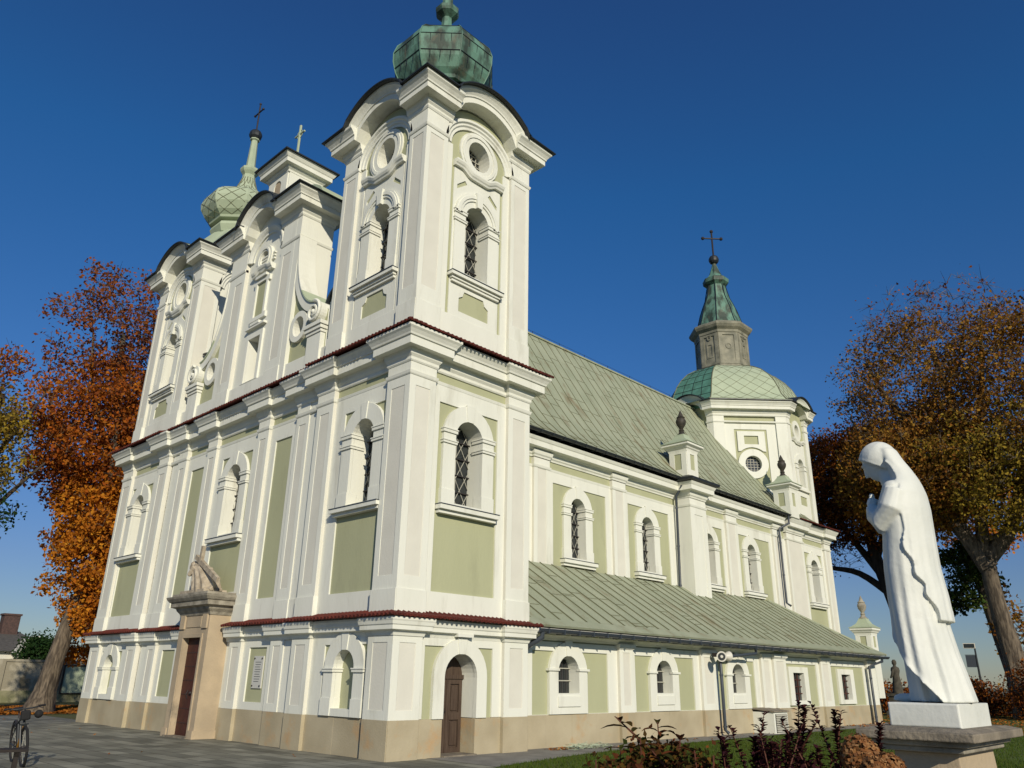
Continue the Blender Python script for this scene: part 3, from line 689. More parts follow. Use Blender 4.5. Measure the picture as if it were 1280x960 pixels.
def gable_face():
    c = 8.8; Z = 16.35; P0 = 1.25
    ap = arch_path(c, 8.8-BY0-P0, Z, .78)
    hole = rect(8.42, 9.18, 10.68, 12.25); ov = oval(c, 15.25, .26, .30)
    out = [(BY0+.02, 9.7), (BY1-.02, 9.7), (BY1-.02, Z)]+[(a, z) for a, z in reversed(ap)]+[(BY0+.02, Z)]
    b = MB(); b.plate(FW, out, [hole, ov], gw_-.5, gw_, 'white', mh='white'); b.build('gable_wall', church)
    f = MB()
    f.plate(FW, rect(c-.55, c+.55, 10.66, 12.45), [hole], gw_+.001, gw_+.07, 'white')
    f.build('gable_opening_frame', church)
    n = MB(); n.box(FW, 8.3, 9.3, 10.6, 12.4, gw_-.9, gw_-.85, 'panel'); n.box(FW, 8.5, 9.1, 15.0, 15.6, gw_-.6, gw_-.55, 'glass'); n.build('opening_back', church)
    f = MB(); e = .52
    f.plate(FW, [(c-e, 12.9), (c+e, 12.9), (c+e, 13.1), (c+e-.1, 13.1), (c+e-.1, 14.3), (c+e, 14.3), (c+e, 14.5), (c-e, 14.5), (c-e, 14.3), (c-e+.1, 14.3), (c-e+.1, 13.1), (c-e, 13.1)], [rect(c-.30, c+.30, 13.05, 14.35)], gw_-.01, gw_+.08, 'white')
    f.box(FW, c-.3, c+.3, 13.05, 14.35, gw_-.01, gw_+.02, 'green')
    f.box(FW, c-.36, c+.36, 14.50, 14.60, gw_, gw_+.15, 'white')
    f.box(FW, c-.62, c+.62, 12.62, 12.70, gw_, gw_+.13, 'white'); f.box(FW, c-.30, c+.30, 12.70, 12.80, gw_, gw_+.15, 'white'); f.build('gable_panel', church)
    f = MB(); f.plate(FW, oval(c, 15.25, .50, .52), [ov], gw_+.001, gw_+.12, 'white'); f.plate(FW, oval(c, 15.25, .40, .43), [oval(c, 15.25, .33, .36)], gw_+.1, gw_+.15, 'white')
    for k in range(3): f.box(FW, c-.62, c+.62, 15.06+k*.12, 15.12+k*.12, gw_, gw_+.07, 'white')
    f.build('gable_oval_window', church)
    wavy(FW, c, 14.74, .66, amp=-.1, gw=gw_)
    for q in ((BY0+.004, BY0+.30), (BY1-.30, BY1-.004)): pilaster(FW, *q, 10.0, 16.3, d=gp-.05, gw=gw_, panel=False)
    for q in ((BY0+.30, BY0+1.15), (BY1-1.15, BY1-.30)): pilaster(FW, *q, 9.72, 16.3, base=.95, d=gp, gw=gw_, pz=(11.0, 14.8))
    inner = [(c+1.0*math.cos(math.pi*t/20), 15.45+.92*math.sin(math.pi*t/20)) for t in range(20, -1, -1)]
    m = MB(); m.arcsweep(FW, inner, [(gw_-.02, -.10), (gw_+.05, -.10), (gw_+.05, -.02), (gw_+.10, .04), (gw_+.14, .12), (gw_+.14, .18), (gw_-.02, .2)], 'white'); m.build('arch_moulding', church)
    cn = MB(); sh = [(d+gp, h) for d, h in CORN]; shl = [(d+gp-.07, h+.001) for d, h in CORN[6:]]+[(gw_-.1, .44), (gw_-.1, -.03)]
    for a, e_, e0, e1 in ((BY0, BY0+P0+.02, 0, 0), (BY1-P0-.02, BY1, 0, 0)):
        A = FW.p(0, 0, 0)
        cn.arcsweep(FW, [(a - (.0), Z), (e_, Z)], [(d, h) for d, h in sh], 'white', 1 if a == BY0 else 0, 1 if e_ == BY1 else 0) if 0 else None
    cn.arcsweep(FW, [(BY0+P0, Z)]+ap[1:-1]+[(BY1-P0, Z)], shl, 'white')
    prof = [(d, Z+h) for d, h in CORN]
    x0 = -FW.q(0, gp)[0]
    xf = RE
    cn.sweep([(xf, BY0+P0+.02), (xf, BY0), (1.35, BY0), (1.35, BY0+2.2)], prof, 'white')
    cn.sweep([(1.35, BY1-2.2), (1.35, BY1), (xf, BY1), (xf, BY1-P0-.02)], prof, 'white')
    cn.build('gable_cornice', church)
    ed = MB(); ep = [(d, Z+h) for d, h in EDGE]
    ed.arcsweep(FW, [(BY0+P0-.05, Z)]+ap[1:-1]+[(BY1-P0+.05, Z)], [(d+gp, h) for d, h in EDGE], 'black')
    ed.sweep([(xf, BY0+P0), (xf, BY0), (1.35, BY0), (1.35, BY0+2.2)], ep, 'black'); ed.sweep([(1.35, BY1-2.2), (1.35, BY1), (xf, BY1), (xf, BY1-P0)], ep, 'black')
    ed.build('roof_edge', church)
    mm = MB(); mp = [(-.1, 15.15), (.015, 15.15), (.03, 15.18), (.045, 15.24), (-.1, 15.25)]
    mm.sweep([(xf, BY0+1.15), (xf, BY0), (1.35, BY0), (1.35, BY0+2)], mp, 'white'); mm.build('capital_ring', church); mm = MB(); mm.sweep([(1.35, BY1-2), (1.35, BY1), (xf, BY1), (xf, BY1-1.15)], mp, 'white'); mm.build('capital_ring', church)
    sd = MB(); F2 = Fr((xf, BY0), (1, 0), (0, -1)); sd.box(F2, .004, 1.35-xf, 9.75, Z, -.4, -.0, 'white'); sd.build('gable_side_wall', church); sd = MB()
    F3 = Fr((xf, BY1), (1, 0), (0, 1)); sd.box(F3, .004, 1.35-xf, 9.75, Z, -.4, -.0, 'white'); sd.build('gable_side_wall', church)
    sd = MB(); sd.box(Fr((1.35, BY0), (0, 1), (1, 0)), .004, BY1-BY0-.004, 9.75, Z+.1, -.3, -.003, 'white'); sd.build('gable_back_wall', church)
gable_face()
# concave roof on the gable body, and the bell-cote box above it
def gable_roof():
    b = MB(); rings = []
    x0, x1, y0, y1 = RE+.30, 1.9, BY0-.55, BY1+.55
    a0, a1, c0, c1 = .60, 1.9, 8.05, 9.55
    for f, z in ((0, 16.86), (.10, 17.16), (.28, 17.42), (.55, 17.66), (.82, 17.95), (1, 18.1)):
        X0 = x0+(a0-x0)*f; Y0 = y0+(c0-y0)*f; Y1 = y1+(c1-y1)*f; X1 = x1
        rings.append([(X0, Y0, z), (X1, Y0, z), (X1, Y1, z), (X0, Y1, z)])
    b.solid(rings, 'scale'); b.build('gable_roof', church)
    # arched dormer roof behind the front arch
    ap = arch_path(8.8, 8.8-BY0-1.25, 16.35+.5, .78)
    d = MB(); rings = [[FW.p(a, z-.06, gp-.25-x*1.0) for a, z in ap]+[FW.p(ap[-1][0], 16.7, gp-.25-x), FW.p(ap[0][0], 16.7, gp-.25-x)] for x in (0, 1.6)]
    d.solid(rings, 'scale'); d.build('arched_roof', church)
    bx = MB(); F = Fr((.30, 8.15), (0, 1), (-1, 0))
    L = 1.30
    X0, X1, Y0, Y1 = .30, 1.60, 8.15, 9.45
    loop = [(X0, Y1), (X0, Y0), (X1, Y0), (X1, Y1)]
    bx.solid([[(x, y, 17.2) for x, y in loop], [(x, y, 19.0) for x, y in loop]], 'white')
    Fb = Fr((X0, Y0), (0, 1), (-1, 0)); Fs = Fr((X0, Y0), (1, 0), (0, -1))
    for FF in (Fb, Fs):
        bx.plate(FF, rect(.003, 1.297, 17.2, 18.8), [arch(.65, .24, 17.55, 18.25)], 0.0, .05, 'white')
        bx.plate(FF, arch(.65, .24, 17.55, 18.25), [], 0.0, .02, 'sand')
    bx.build('bell_cote', church)
    cp = MB(); cp.sweep([loop[0], loop[1], loop[2], loop[3]], [(-.1, 18.62), (.06, 18.62), (.07, 18.70), (.14, 18.76), (.14, 18.82), (.30, 18.84), (.30, 19.0), (.33, 19.03), (.38, 19.12), (.41, 19.19), (-.1, 19.2)], 'white', closed=True)
    cp.build('bell_cote_cornice', church)
    ce = MB(); ce.sweep(loop, [(-.3, 19.20), (.42, 19.20), (.48, 19.185), (.48, 19.235), (-.3, 19.42)], 'black', closed=True)
    ce.solid([[(.7+a*.5, 8.8+b_*.5, z) for a, b_ in ((-1, 1), (-1, -1), (1, -1), (1, 1))] for z in (19.25, 19.55)], 'patina2')
    ce.build('bell_cote_roof', church)
    cr = MB(); cc = (.85, 8.8)
    cr.tube([(cc[0], cc[1], 19.6), (cc[0], cc[1], 21.35)], .05, 'scale'); cr.tube([(cc[0], cc[1]-.32, 20.95), (cc[0], cc[1]+.32, 20.95)], .04, 'scale')
    cr.lathe(cc, [(.32, 19.6), (.30, 19.75), (.14, 19.85), (.1, 20.0)], 'patina2', 8)
    rg = [(cc[0], cc[1]+.18*math.cos(2*math.pi*k/16), 20.95+.18*math.sin(2*math.pi*k/16)) for k in range(17)]; cr.tube(rg, .014, 'scale', 5); cr.build('gable_cross', church)
gable_roof()

# ================================================================== NAVE
NX1 = 28.2; RY = 7.9; RZ = 16.42
NP = [(8.56, 9.39), (13.10, 13.96), (21.85, 22.85), (26.55, 27.5)]
holes = []; 
for i, c in enumerate((11.03, 15.48, 20.28, 24.2)):
    holes.append(window(FN, c, 5.70, 7.45, .42, .83, 5.62, imps=((7.18, 7.24), (7.46, 7.54)), sill=(5.38, 5.60, .94), dg=-.44))
gs = [(9.42+.25, 12.75), (14.2, 17.1), (19.3, 21.55), (23.1, 26.2)]
w1 = MB(); w1.plate(FN, rect(T, NX1, 4.4, 9.05), holes, GW-.6, GW, 'green', mh='white'); w1.build('nave_wall', church)
w1 = MB(); w1.plate(FN, rect(T+.1, NX1, 4.4, 8.62), [rect(a, e, 4.9, 8.24) for a, e in gs], GW-.01, GW+.04, 'white'); w1.build('panel_frame', church)
for q in NP: pilaster(FN, *q, 4.3, 8.95)
pilaster(FN, 4.9, 5.7, 4.3, 8.95)
def nsteps(zs=None):
    seg = [(T, 8.56, -.12), (8.56, 9.39, 0), (9.39, 13.10, -.12), (13.1, 13.96, 0), (13.96, 17.7, -.12)]
    seg2 = [(19.0, 21.85, -.12), (21.85, 22.85, 0), (22.85, 26.55, -.12), (26.55, 27.5, 0)]
    return seg, seg2
s1, s2 = nsteps()
ncorn = [(-.3, 8.98), (.015, 8.98), (.03, 9.04), (.07, 9.08), (.09, 9.16), (.12, 9.25), (.30, 9.27), (.30, 9.46), (.33, 9.5), (.38, 9.6), (-.3, 9.64)]
bed = ncorn[:5]+[(.10, 9.22), (-.3, 9.23)]; corona = [(-.3, 9.2), (.03, 9.21), (.08, 9.26), (.26, 9.28), (.26, 9.47), (.29, 9.5), (.34, 9.6), (-.3, 9.64)]
for s in (s1, s2):
    sv = [(a, e, -.06 if d < -.1 else d) for a, e, d in s]
    p = steps(FN, s); moulding(p, bed, name='bed_moulding'); moulding(p, arch_prof, name='architrave'); moulding([FN.q(s[0][0], 0), FN.q(s[-1][1], 0)], corona, name='nave_cornice')
# buttresses with pinnacles
def urn(F, s, d, z, par, k=1.0):
    c = F.p(s, 0, d); u = MB()
    u.lathe((c.x, c.y), [(.21*k, z), (.21*k, z+.05*k), (.15*k, z+.10*k), (.10*k, z+.2*k), (.13*k, z+.26*k), (.08*k, z+.32*k), (.12*k, z+.40*k), (.20*k, z+.52*k), (.23*k, z+.66*k), (.22*k, z+.74*k), (.17*k, z+.82*k), (.20*k, z+.86*k), (.12*k, z+.93*k), (.09*k, z+1.02*k), (.04*k, z+1.14*k), (.01, z+1.22*k)], 'urn' if k < 1.01 and par['label'].startswith('roof') else 'grey_stone', 12)
    o = u.build('urn', par); shade_auto(o, 50)
def pinnacle(F, s, d, z0, z1, hw, k=1.0, uk=1.0, label=None):
    p = MB()
    for_box = (s-hw, s+hw)
    p.box(F, *for_box, z0, z1, d-hw, d+hw, 'white')
    c = F.p(s, 0, d)
    quad = [Fr((c.x-hw, c.y-hw), (1, 0), (0, -1)), Fr((c.x-hw, c.y-hw), (0, 1), (-1, 0))]
    for Q in quad:
        p.plate(Q, rect(.003, 2*hw-.003, z0, z1), [rect(.3*hw*2, .7*hw*2, z1-.95*k, z1-.25*k)], 0, .03, 'white')
        p.box(Q, .3*hw*2-.01, .7*hw*2+.01, z1-.96*k, z1-.24*k, -.01, .006, 'green')
    loop = [(c.x-hw, c.y+hw), (c.x-hw, c.y-hw), (c.x+hw, c.y-hw), (c.x+hw, c.y+hw)]
    p.sweep(loop, [(-.1, z1-.14), (.03, z1-.14), (.05, z1-.04), (.10, z1), (.12, z1+.05), (.24*k, z1+.12), (.24*k, z1+.22), (-.1, z1+.24)], 'white', closed=True)
    o = p.build('pinnacle', church, label=label)
    r = MB(); H = hw+.28*k; r.solid([[(c.x+a*h, c.y+e*h, z) for a, e in ((-1, 1), (-1, -1), (1, -1), (1, 1))] for h, z in ((H, z1+.22), (H, z1+.25), (H*.8, z1+.31), (H*.5, z1+.46), (H*.33, z1+.66), (H*.32, z1+.72))], 'scale'); r.build('pinnacle_cap', o)
    urn(F, s, d, z1+.70, o, uk)
def buttress(s0, s1, d1):
    b = MB(); b.box(FN, s0, s1, 4.2, 9.0, GW-.2, d1-.02, 'white')
    b.plate(FN, rect(s0+.003, s1-.003, 4.2, 8.9), [rect(s0+.3, s1-.3, 4.9, 8.3)], d1-.03, d1, 'white')
    b.build('buttress', church)
    p = [FN.q(s0, GW), FN.q(s0, d1), FN.q(s1, d1), FN.q(s1, GW)]
    moulding(p, ncorn, name='buttress_cornice'); moulding(p, arch_prof, name='architrave')
    b = MB(); b.sweep(p, [(-.7, 9.62), (.42, 9.62), (.5, 9.66), (.5, 9.76), (.05, 9.95), (-.7, 9.98)], 'black'); b.build('buttress_cap', church)
buttress(17.72, 19.0, .62)
pinnacle(FN, 18.36, .05, 9.7, 11.25, .43, label='roof pinnacle rising over the buttress in the middle of the nave')
pinnacle(FN, 28.25, .10, 9.7, 11.25, .43, label='roof pinnacle standing beside the octagonal choir')

def slope(F, prof, s0, s1, step, name, m='roof', clip=None, thick=.05, par=None, seams=True):
    """prof: list of (d, z) from eave to top (d outwards)"""
    b = MB()
    b.solid([[F.p(s0, z, d) for d, z in prof]+[F.p(s0, z-thick, d) for d, z in reversed(prof)], [F.p(s1, z, d) for d, z in prof]+[F.p(s1, z-thick, d) for d, z in reversed(prof)]], m)
    o = b.build(name, par or church)
    if seams:
        q = MB(); n = int((s1-s0)/step)
        for k in range(1, n+1):
            s = s0+k*(s1-s0)/(n+1)+random.uniform(-.02, .02)
            q.solid([[F.p(s-.012, z-.01, d) for d, z in prof]+[F.p(s-.012, z+.035, d) for d, z in reversed(prof)], [F.p(s+.012, z-.01, d) for d, z in prof]+[F.p(s+.012, z+.035, d) for d, z in reversed(prof)]], 'seam')
            for (d0, z0), (d1, z1) in zip(prof, prof[1:]):      # staggered cross welts
                L = math.hypot(d1-d0, z1-z0); m_ = max(1, int(L/1.4))
                for j in range(m_):
                    if random.random() < .8:
                        t = (j+random.random())/m_; d = d0+(d1-d0)*t; z = z0+(z1-z0)*t
                        w_ = (s1-s0)/(n+1)
                        q.box(F, s, s+w_, z-.002, z+.012, d-.008, d+.008, 'seam')
        q.build('seams', o)
    return o
nprof = [(.46, 9.86), (.1, 10.12), (-.35, 10.55), (-.95, 11.30), (-1.7, 12.35), (-(RY-NY), RZ)]
slope(FN, nprof, T-.02, 31, .62, 'nave_roof')
FN2 = Fr((0, 2*RY-NY), (1, 0), (0, 1)); slope(FN2, nprof, T-.02, 31, 2.0, 'north_roof', seams=False)
b = MB(); b.box(FN, T, 31, RZ-.03, RZ+.05, -(RY-NY)-.08, -(RY-NY)+.08, 'roof')
for k in range(12): x = 5.5+k*1.9; b.tube([(x, RY, RZ), (x, RY, RZ+.22)], .012, 'iron', 4)
b.tube([(T, RY, RZ+.2), (28, RY, RZ+.2)], .007, 'iron', 4)
b.build('ridge', church)
b = MB(); b.box(FN2, T, 31, 0, 9.8, -.6, 0, 'white'); b.build('north_wall', church)
def gutter_run(F, s0, s1, d, z, m, name='gutter', r=.085, rings=True):
    b = MB(); n = 8
    prof = [(d+r*math.cos(math.pi+math.pi*k/n), z+r*math.sin(math.pi+math.pi*k/n)) for k in range(n+1)]+[(d+r*.85*math.cos(-math.pi*k/n), z+r*.85*math.sin(-math.pi*k/n)) for k in range(n+1)]
    b.solid([[F.p(s0, z_, d_) for d_, z_ in prof], [F.p(s1, z_, d_) for d_, z_ in prof]], m)
    b.tube([F.p(s0, z, d+r), F.p(s1, z, d+r)], .016, m, 5)
    s = s0+.3
    while s < s1:
        b.box(F, s, s+.03, z-r-.012, z+.02, d-r-.1, d+r+.014, m); s += .62
    o = b.build(name, church); return o
gutter_run(FN, T+.02, 17.68, .44, 9.80, 'black'); gutter_run(FN, 19.05, 27.9, .44, 9.80, 'black')
def downpipe(F, pts, r=.055, m='gutter', label=None):
    b = MB(); P = [F.p(*p) for p in pts]
    b.tube(P, r, m, 8)
    # collars
    for a, c in zip(P, P[1:]):
        if (a-c).length > 1.2 and abs((a-c).normalized().z) > .9:
            L = (a-c).length; k = .5
            while k < L:
                q = a+(c-a)*k/L; b.tube([q+Vector((0, 0, .03)), q-Vector((0, 0, .03))], r*1.25, m, 8); k += 1.6
    o = b.build('downpipe', church, label=label); shade_auto(o, 50); return o
downpipe(FN, [(17.45, 9.72, .44), (17.45, 9.45, .44), (17.5, 9.05, .10), (17.5, 5.2, .04), (17.5, 5.05, .25)], label='downpipe running down beside the nave buttress')
downpipe(FN, [(27.6, 9.72, .44), (27.6, 9.35, .44), (27.0, 9.02, .18), (27.0, 8.8, .14), (27.0, 5.35, .14), (27.0, 5.2, .35)], label='downpipe beside the octagonal choir')

# ================================================================== AISLE
ah = []
for c in (6.30, 10.95, 15.62):
    ah.append(window(FA, c, 1.31, 1.82, .44, .80, .80, imps=(), style='bars', dg=-.42))
for c in (20.45, 25.10):
    ah.append(window(FA, c, 1.03, 2.04, .48, .86, .86, imps=(), style='cross', dg=-.25, cap=.22, key=False))
for c in (6.30, 10.95, 15.62):   # apron panels and small imposts under the arched windows
    b = MB(); b.box(FA, c-.46, c+.46, .98, 1.24, GW, GW+.12, 'white')
    b.build('window_apron', church)
    for sg in (-1, 1):
        a0, a1 = (c-.86, c-.42) if sg < 0 else (c+.42, c+.86); b = MB(); b.box(FA, a0, a1, 1.87, 1.93, GW, GW+.13, 'white'); b.build('impost', church)
w1 = MB(); w1.plate(FA, rect(T+.01, 28.5, .79, 2.92), ah, GW-.55, GW, 'green', mh='white'); w1.build('aisle_wall', church)
gsa = [(4.87, 8.1), (9.45, 12.75), (14.3, 16.9), (19.35, 22.2), (23.7, 27.2)]
w1 = MB(); w1.plate(FA, rect(T+.02, 28.49, .79, 2.60), [rect(a, e, .80, 2.37) for a, e in gsa], GW-.01, GW+.04, 'white'); w1.build('panel_frame', church)
for i, q in enumerate(AP):
    pilaster(FA, *q, .79, 2.62, d=.1 if i == 3 else 0, pz=(.98, 2.42))
    b = MB(); d_ = .1 if i == 3 else 0
    b.box(FA, q[0]-.03, q[1]+.03, 2.52, 2.56, GW, d_+.03, 'white'); b.box(FA, q[0]-.06, q[1]+.06, 2.56, 2.66, GW, d_+.07, 'white'); b.build('capital', church)
moulding([FA.q(T+.01, GW), FA.q(28.5, GW), (28.5, 3.4)], [(-.1, 2.62), (.10, 2.64), (.16, 2.70), (.30, 2.76), (.30, 2.84), (-.1, 2.9)], name='aisle_cornice')
b = MB(); FE = Fr((28.5, AY), (0, 1), (1, 0)); b.box(FE, .01, 3.6, -.3, 2.9, -.5, -.01, 'white'); b.build('aisle_end_wall', church)
EV = .42
aprof = [(EV, 2.93), (EV-.35, 3.12), (-3.40, 5.32)]
# roof with hipped east end
def aisle_roof():
    b = MB(); xe = 28.95; hx = 25.3; st = .52
    P = [FA.p(0, z, d) for d, z in aprof]
    def P_(x, i): return Vector((x, P[i].y, P[i].z))
    hipx = [xe, xe-.35, hx]
    ring = []
    for up in (0, -.06):
        ring.append([(P_(T+.0, 0)+Vector((0, 0, up))), P_(hipx[0], 0)+Vector((0, 0, up)), P_(hipx[1], 1)+Vector((0, 0, up)), P_(hipx[2], 2)+Vector((0, 0, up)), P_(T, 2)+Vector((0, 0, up)), P_(T, 1)+Vector((0, 0, up))])
    b.face([P_(T, 0), P_(hipx[0], 0), P_(hipx[1], 1), P_(T, 1)], 'roof'); b.face([P_(T, 1), P_(hipx[1], 1), P_(hipx[2], 2), P_(T, 2)], 'roof')
    # east slope
    yb = 3.9
    b.face([P_(hipx[0], 0), (xe, yb, 2.93), (xe-.35, yb, 3.12), P_(hipx[1], 1)], 'roof'); b.face([P_(hipx[1], 1), (xe-.35, yb, 3.12), (hx, yb, 5.32), P_(hx, 2)], 'roof')
    o = b.build('aisle_roof', church)
    md = o.modifiers.new('s', 'SOLIDIFY'); md.thickness = .06; md.offset = -1
    q = MB(); x = T+.35
    while x < xe-.2:
        if x < hx: pts = [P_(x, 0), P_(x, 1), P_(x, 2)]
        else:
            t = (x-hx)/(hipx[1]-hx); t = min(t, 1)
            top = P[2].lerp(P[1], t); pts = [P_(x, 0), P_(x, 1)] + ([Vector((x, top.y, top.z))] if t < 1 else [])
        for a, c in zip(pts, pts[1:]):
            u = Vector((.012, 0, 0)); z_ = Vector((0, 0, .035)); zz = Vector((0, 0, -.01))
            q.solid([[a-u+zz, a+u+zz, a+u+z_, a-u+z_], [c-u+zz, c+u+zz, c+u+z_, c-u+z_]], 'seam')
        for j in range(3):
            if random.random() < .75 and len(pts) > 2:
                a = pts[1].lerp(pts[2], random.random()); q.solid([[a+Vector((0, -.008, -.003)), a+Vector((0, .008, .003)), a+Vector((0, .008, .018)), a+Vector((0, -.008, .012))], [a+Vector((st, -.008, -.003)), a+Vector((st, .008, .003)), a+Vector((st, .008, .018)), a+Vector((st, -.008, .012))]], 'seam') if x < hx-.6 else None
        x += .60
    q.tube([P_(xe, 0)+Vector((0, 0, .02)), P_(xe-.35, 1)+Vector((0, 0, .02)), P_(hx, 2)+Vector((0, 0, .03))], .05, 'roof', 6)
    q.build('seams', o)
aisle_roof()
gutter_run(FA, T+.15, 28.95, EV+.05, 2.86, 'gutter', r=.095)
b = MB(); b.box(FA, T+.02, 28.9, 2.80, 2.90, GW, EV-.04, 'panel'); b.build('eaves_soffit', church)
FAE = Fr((28.5, 0), (0, 1), (1, 0))
downpipe(FA, [(T+.30, 2.80, EV+.05), (T+.30, 2.66, EV+.05), (T+.14, 2.45, .12), (T+.14, 2.38, .06)], r=.07, label='short outlet pipe beside the near tower')
downpipe(FA, [(16.05, 2.80, EV+.05), (16.05, 2.62, EV+.05), (14.2, 2.45, .16), (14.12, 2.38, .12), (14.12, .18, .12), (14.2, .08, .2)], label='downpipe beside the pilaster under the loudspeakers')
downpipe(FA, [(28.2, 2.80, EV+.05), (28.2, 2.66, EV+.05), (27.35, 2.42, .16), (27.35, .1, .16)], label='downpipe at the far end of the aisle')
PIX, PIY, PIZ = 33.6, 2.35, 4.25
pinnacle(Fr((0, 0), (1, 0), (0, -1)), PIX, -PIY, 1.0, PIZ, .40, k=.8, uk=1.0, label='low pinnacle with an urn at the far end of the aisle')

# ================================================================== CHOIR
OX, OY, HW, CH = 31.2, 8.0, 4.3, 2.95
def octo(e=0):   # outline travelling so that outside is on the right: start at W face top-left
    k = math.tan(math.pi/8)*e
    A = HW+e; c = HW-CH
    t = c+e*(math.sqrt(2)-1)
    return [(OX-A, OY+t), (OX-A, OY-t), (OX-t, OY-A), (OX+t, OY-A), (OX+A, OY-t), (OX+A, OY+t), (OX+t, OY+A), (OX-t, OY+A)]
o8 = octo()
b = MB()   # lower square block
LB = Fr((0, NY-.05), (1, 0), (0, -1))
hq = window(LB, 31.2, 5.70, 7.45, .46, .88, 5.62, imps=((7.18, 7.24), (7.46, 7.54)), sill=(5.38, 5.60, .96), label='lower window of the octagonal choir')
b.plate(LB, rect(NX1-.6, 33.4, -.3, 9.05), [hq], GW-.6, GW, 'green', mh='white')
b.plate(LB, rect(NX1-.6, 33.39, -.3, 8.62), [rect(30.15, 32.3, 3.5, 8.24)], GW-.01, GW+.04, 'white')
F = Fr((33.4, NY), (0, 1), (1, 0)); b.box(F, 0, 9, -.3, 9.05, -.5, -.01, 'white'); b.build('choir_lower_wall', church)
for q in ((27.95, 29.85), (32.6, 33.4)): pilaster(LB, *q, 3.0, 8.95, d=.02)
cs = [(27.9, 29.88, .02), (29.88, 32.57, -.12), (32.57, 33.4, .02)]
pth = steps(LB, cs)+[(33.4, 8)]
moulding(pth, ncorn[:-2]+[(.40, 9.62), (.44, 9.7), (-.3, 9.72)], name='choir_cornice'); moulding(pth, arch_prof, name='architrave')
ledge([(LB, 29.0, 33.4, 0, 0, 1)], 9.76, .52, -.3, .32)
# upper octagon
faces = [(o8[i], o8[(i+1) % 8]) for i in range(8)]
for i, (a, c) in enumerate(faces):
    A, B = Vector(a), Vector(c); S = (B-A); L = S.length; Sd = S.normalized(); N = Vector((Sd.y, -Sd.x))
    F = Fr(a, Sd, N); diag_ = i in (1, 3, 5, 7)
    Z = 16.12; vis = i in (0, 1, 2)
    P0 = .62 if diag_ else .42
    cx_ = L/2
    if diag_:
        out = rect(0.0, L, 9.2, 16.4); b = MB()
        hole = oval(cx_, 13.0, .46, .46) if i == 1 else None
        b.plate(F, out, [hole] if hole else [], GW-.4, GW, 'green', mh='white')
        b.plate(F, rect(.02, L-.02, 9.2, 15.35), ([rect(cx_-.92, cx_+.92, 11.6, 15.0)]) if i == 1 else [], GW-.01, GW+.04, 'white')
        b.build('choir_wall', church)
        if i == 1:
            ow = MB(); ow.plate(F, oval(cx_, 13.0, .84, .84, 32), [hole], GW+.001, GW+.10, 'white')
            o = ow.build('round_window', church, label='round window of the octagonal choir'); n = MB(); n.box(F, cx_-.5, cx_+.5, 12.5, 13.5, -.36, -.32, 'glass'); n.build('pane', o); grille(F, cx_-.45, cx_+.45, 12.55, 13.45, -.30, o, 'square')
            pf = MB(); 
            o_ = [(cx_-.78, 14.88), (cx_-.78, 13.70)]+[(cx_-.95*math.cos(a_), 13.0+.95*math.sin(a_)) for a_ in [R(x) for x in range(50, 131, 8)]]+[(cx_+.78, 13.70), (cx_+.78, 14.88)]
            pf.plate(F, o_, [rect(cx_-.40, cx_+.40, 14.12, 14.62)], GW-.01, GW+.08, 'white'); pf.build('choir_panel', church)
    else:
        ap = arch_path(cx_, L/2-P0, Z-.05, .62)
        out = [(0, 9.2), (L, 9.2), (L, Z)]+[(s, z) for s, z in reversed(ap)]+[(0, Z)]
        b = MB(); zb, zs, h = 11.95, 13.2, .36
        hole = arch(cx_, h, zb, zs); ov = oval(cx_, 15.25, .28, .36)
        b.plate(F, out, [hole, ov], GW-.4, GW, 'green', mh='white'); b.plate(F, rect(cx_-.8, cx_+.8, 9.3, 14.6), [hole, rect(cx_-.4, cx_+.4, 10.9, 11.4)], GW+.001, GW+.04, 'white'); b.build('choir_wall', church)
        ww = MB(); ww.plate(F, arch(cx_, .66, 11.85, zs), [hole], GW+.0415, GW+.10, 'white')
        for z0 in (12.95, 13.2):
            for sg in (-1, 1):
                a0, a1 = (cx_-.69, cx_-h+.02) if sg < 0 else (cx_+h-.02, cx_+.69); ww.box(F, a0, a1, z0, z0+.06, GW-.2, GW+.14, 'white')
        o = ww.build('window', church, label='upper window of the octagonal choir' if i == 2 else None); n = MB(); n.box(F, cx_-.5, cx_+.5, 11.9, 13.7, -.5, -.45, 'panel'); n.build('pane', o)
        s = MB(); s.box(F, cx_-.76, cx_+.76, 11.70, 11.84, GW, GW+.16, 'white'); s.build('sill', o)
        ow = MB(); ow.plate(F, oval(cx_, 15.25, .50, .62), [ov], GW+.001, GW+.09, 'white'); o2 = ow.build('oval_window', church); n = MB(); n.box(F, cx_-.4, cx_+.4, 14.8, 15.7, -.38, -.34, 'panel'); n.build('pane', o2)
        wavy(F, cx_, 14.62, .74, amp=.12)
    for q in ((.0, P0), (L-P0, L)):
        b = MB(); b.box(F, *q, 9.2, 15.9, GW-.02, -.005, 'white'); b.build('pilaster', church)
    if diag_:
        pass
    else:
        cn = MB(); cn.arcsweep(F, [(P0-.05, Z)]+ap[1:-1]+[(L-P0+.05, Z)], [(d-.04, hh) for d, hh in CORN[6:]]+[(GW-.1, .44), (GW-.1, -.03)], 'white'); cn.build('choir_cornice', church)
        ed = MB(); ed.arcsweep(F, [(P0-.1, Z)]+ap[1:-1]+[(L-P0+.1, Z)], EDGE, 'black'); ed.build('roof_edge', church)
        # dormer roof behind the arch
        d = MB(); d.solid([[F.p(s, z+.44, -.1-x) for s, z in ap]+[F.p(ap[-1][0], Z+.3, -.1-x), F.p(ap[0][0], Z+.3, -.1-x)] for x in (0, 1.2)], 'patina2' if i == 0 else 'scale'); d.build('arched_roof', church)
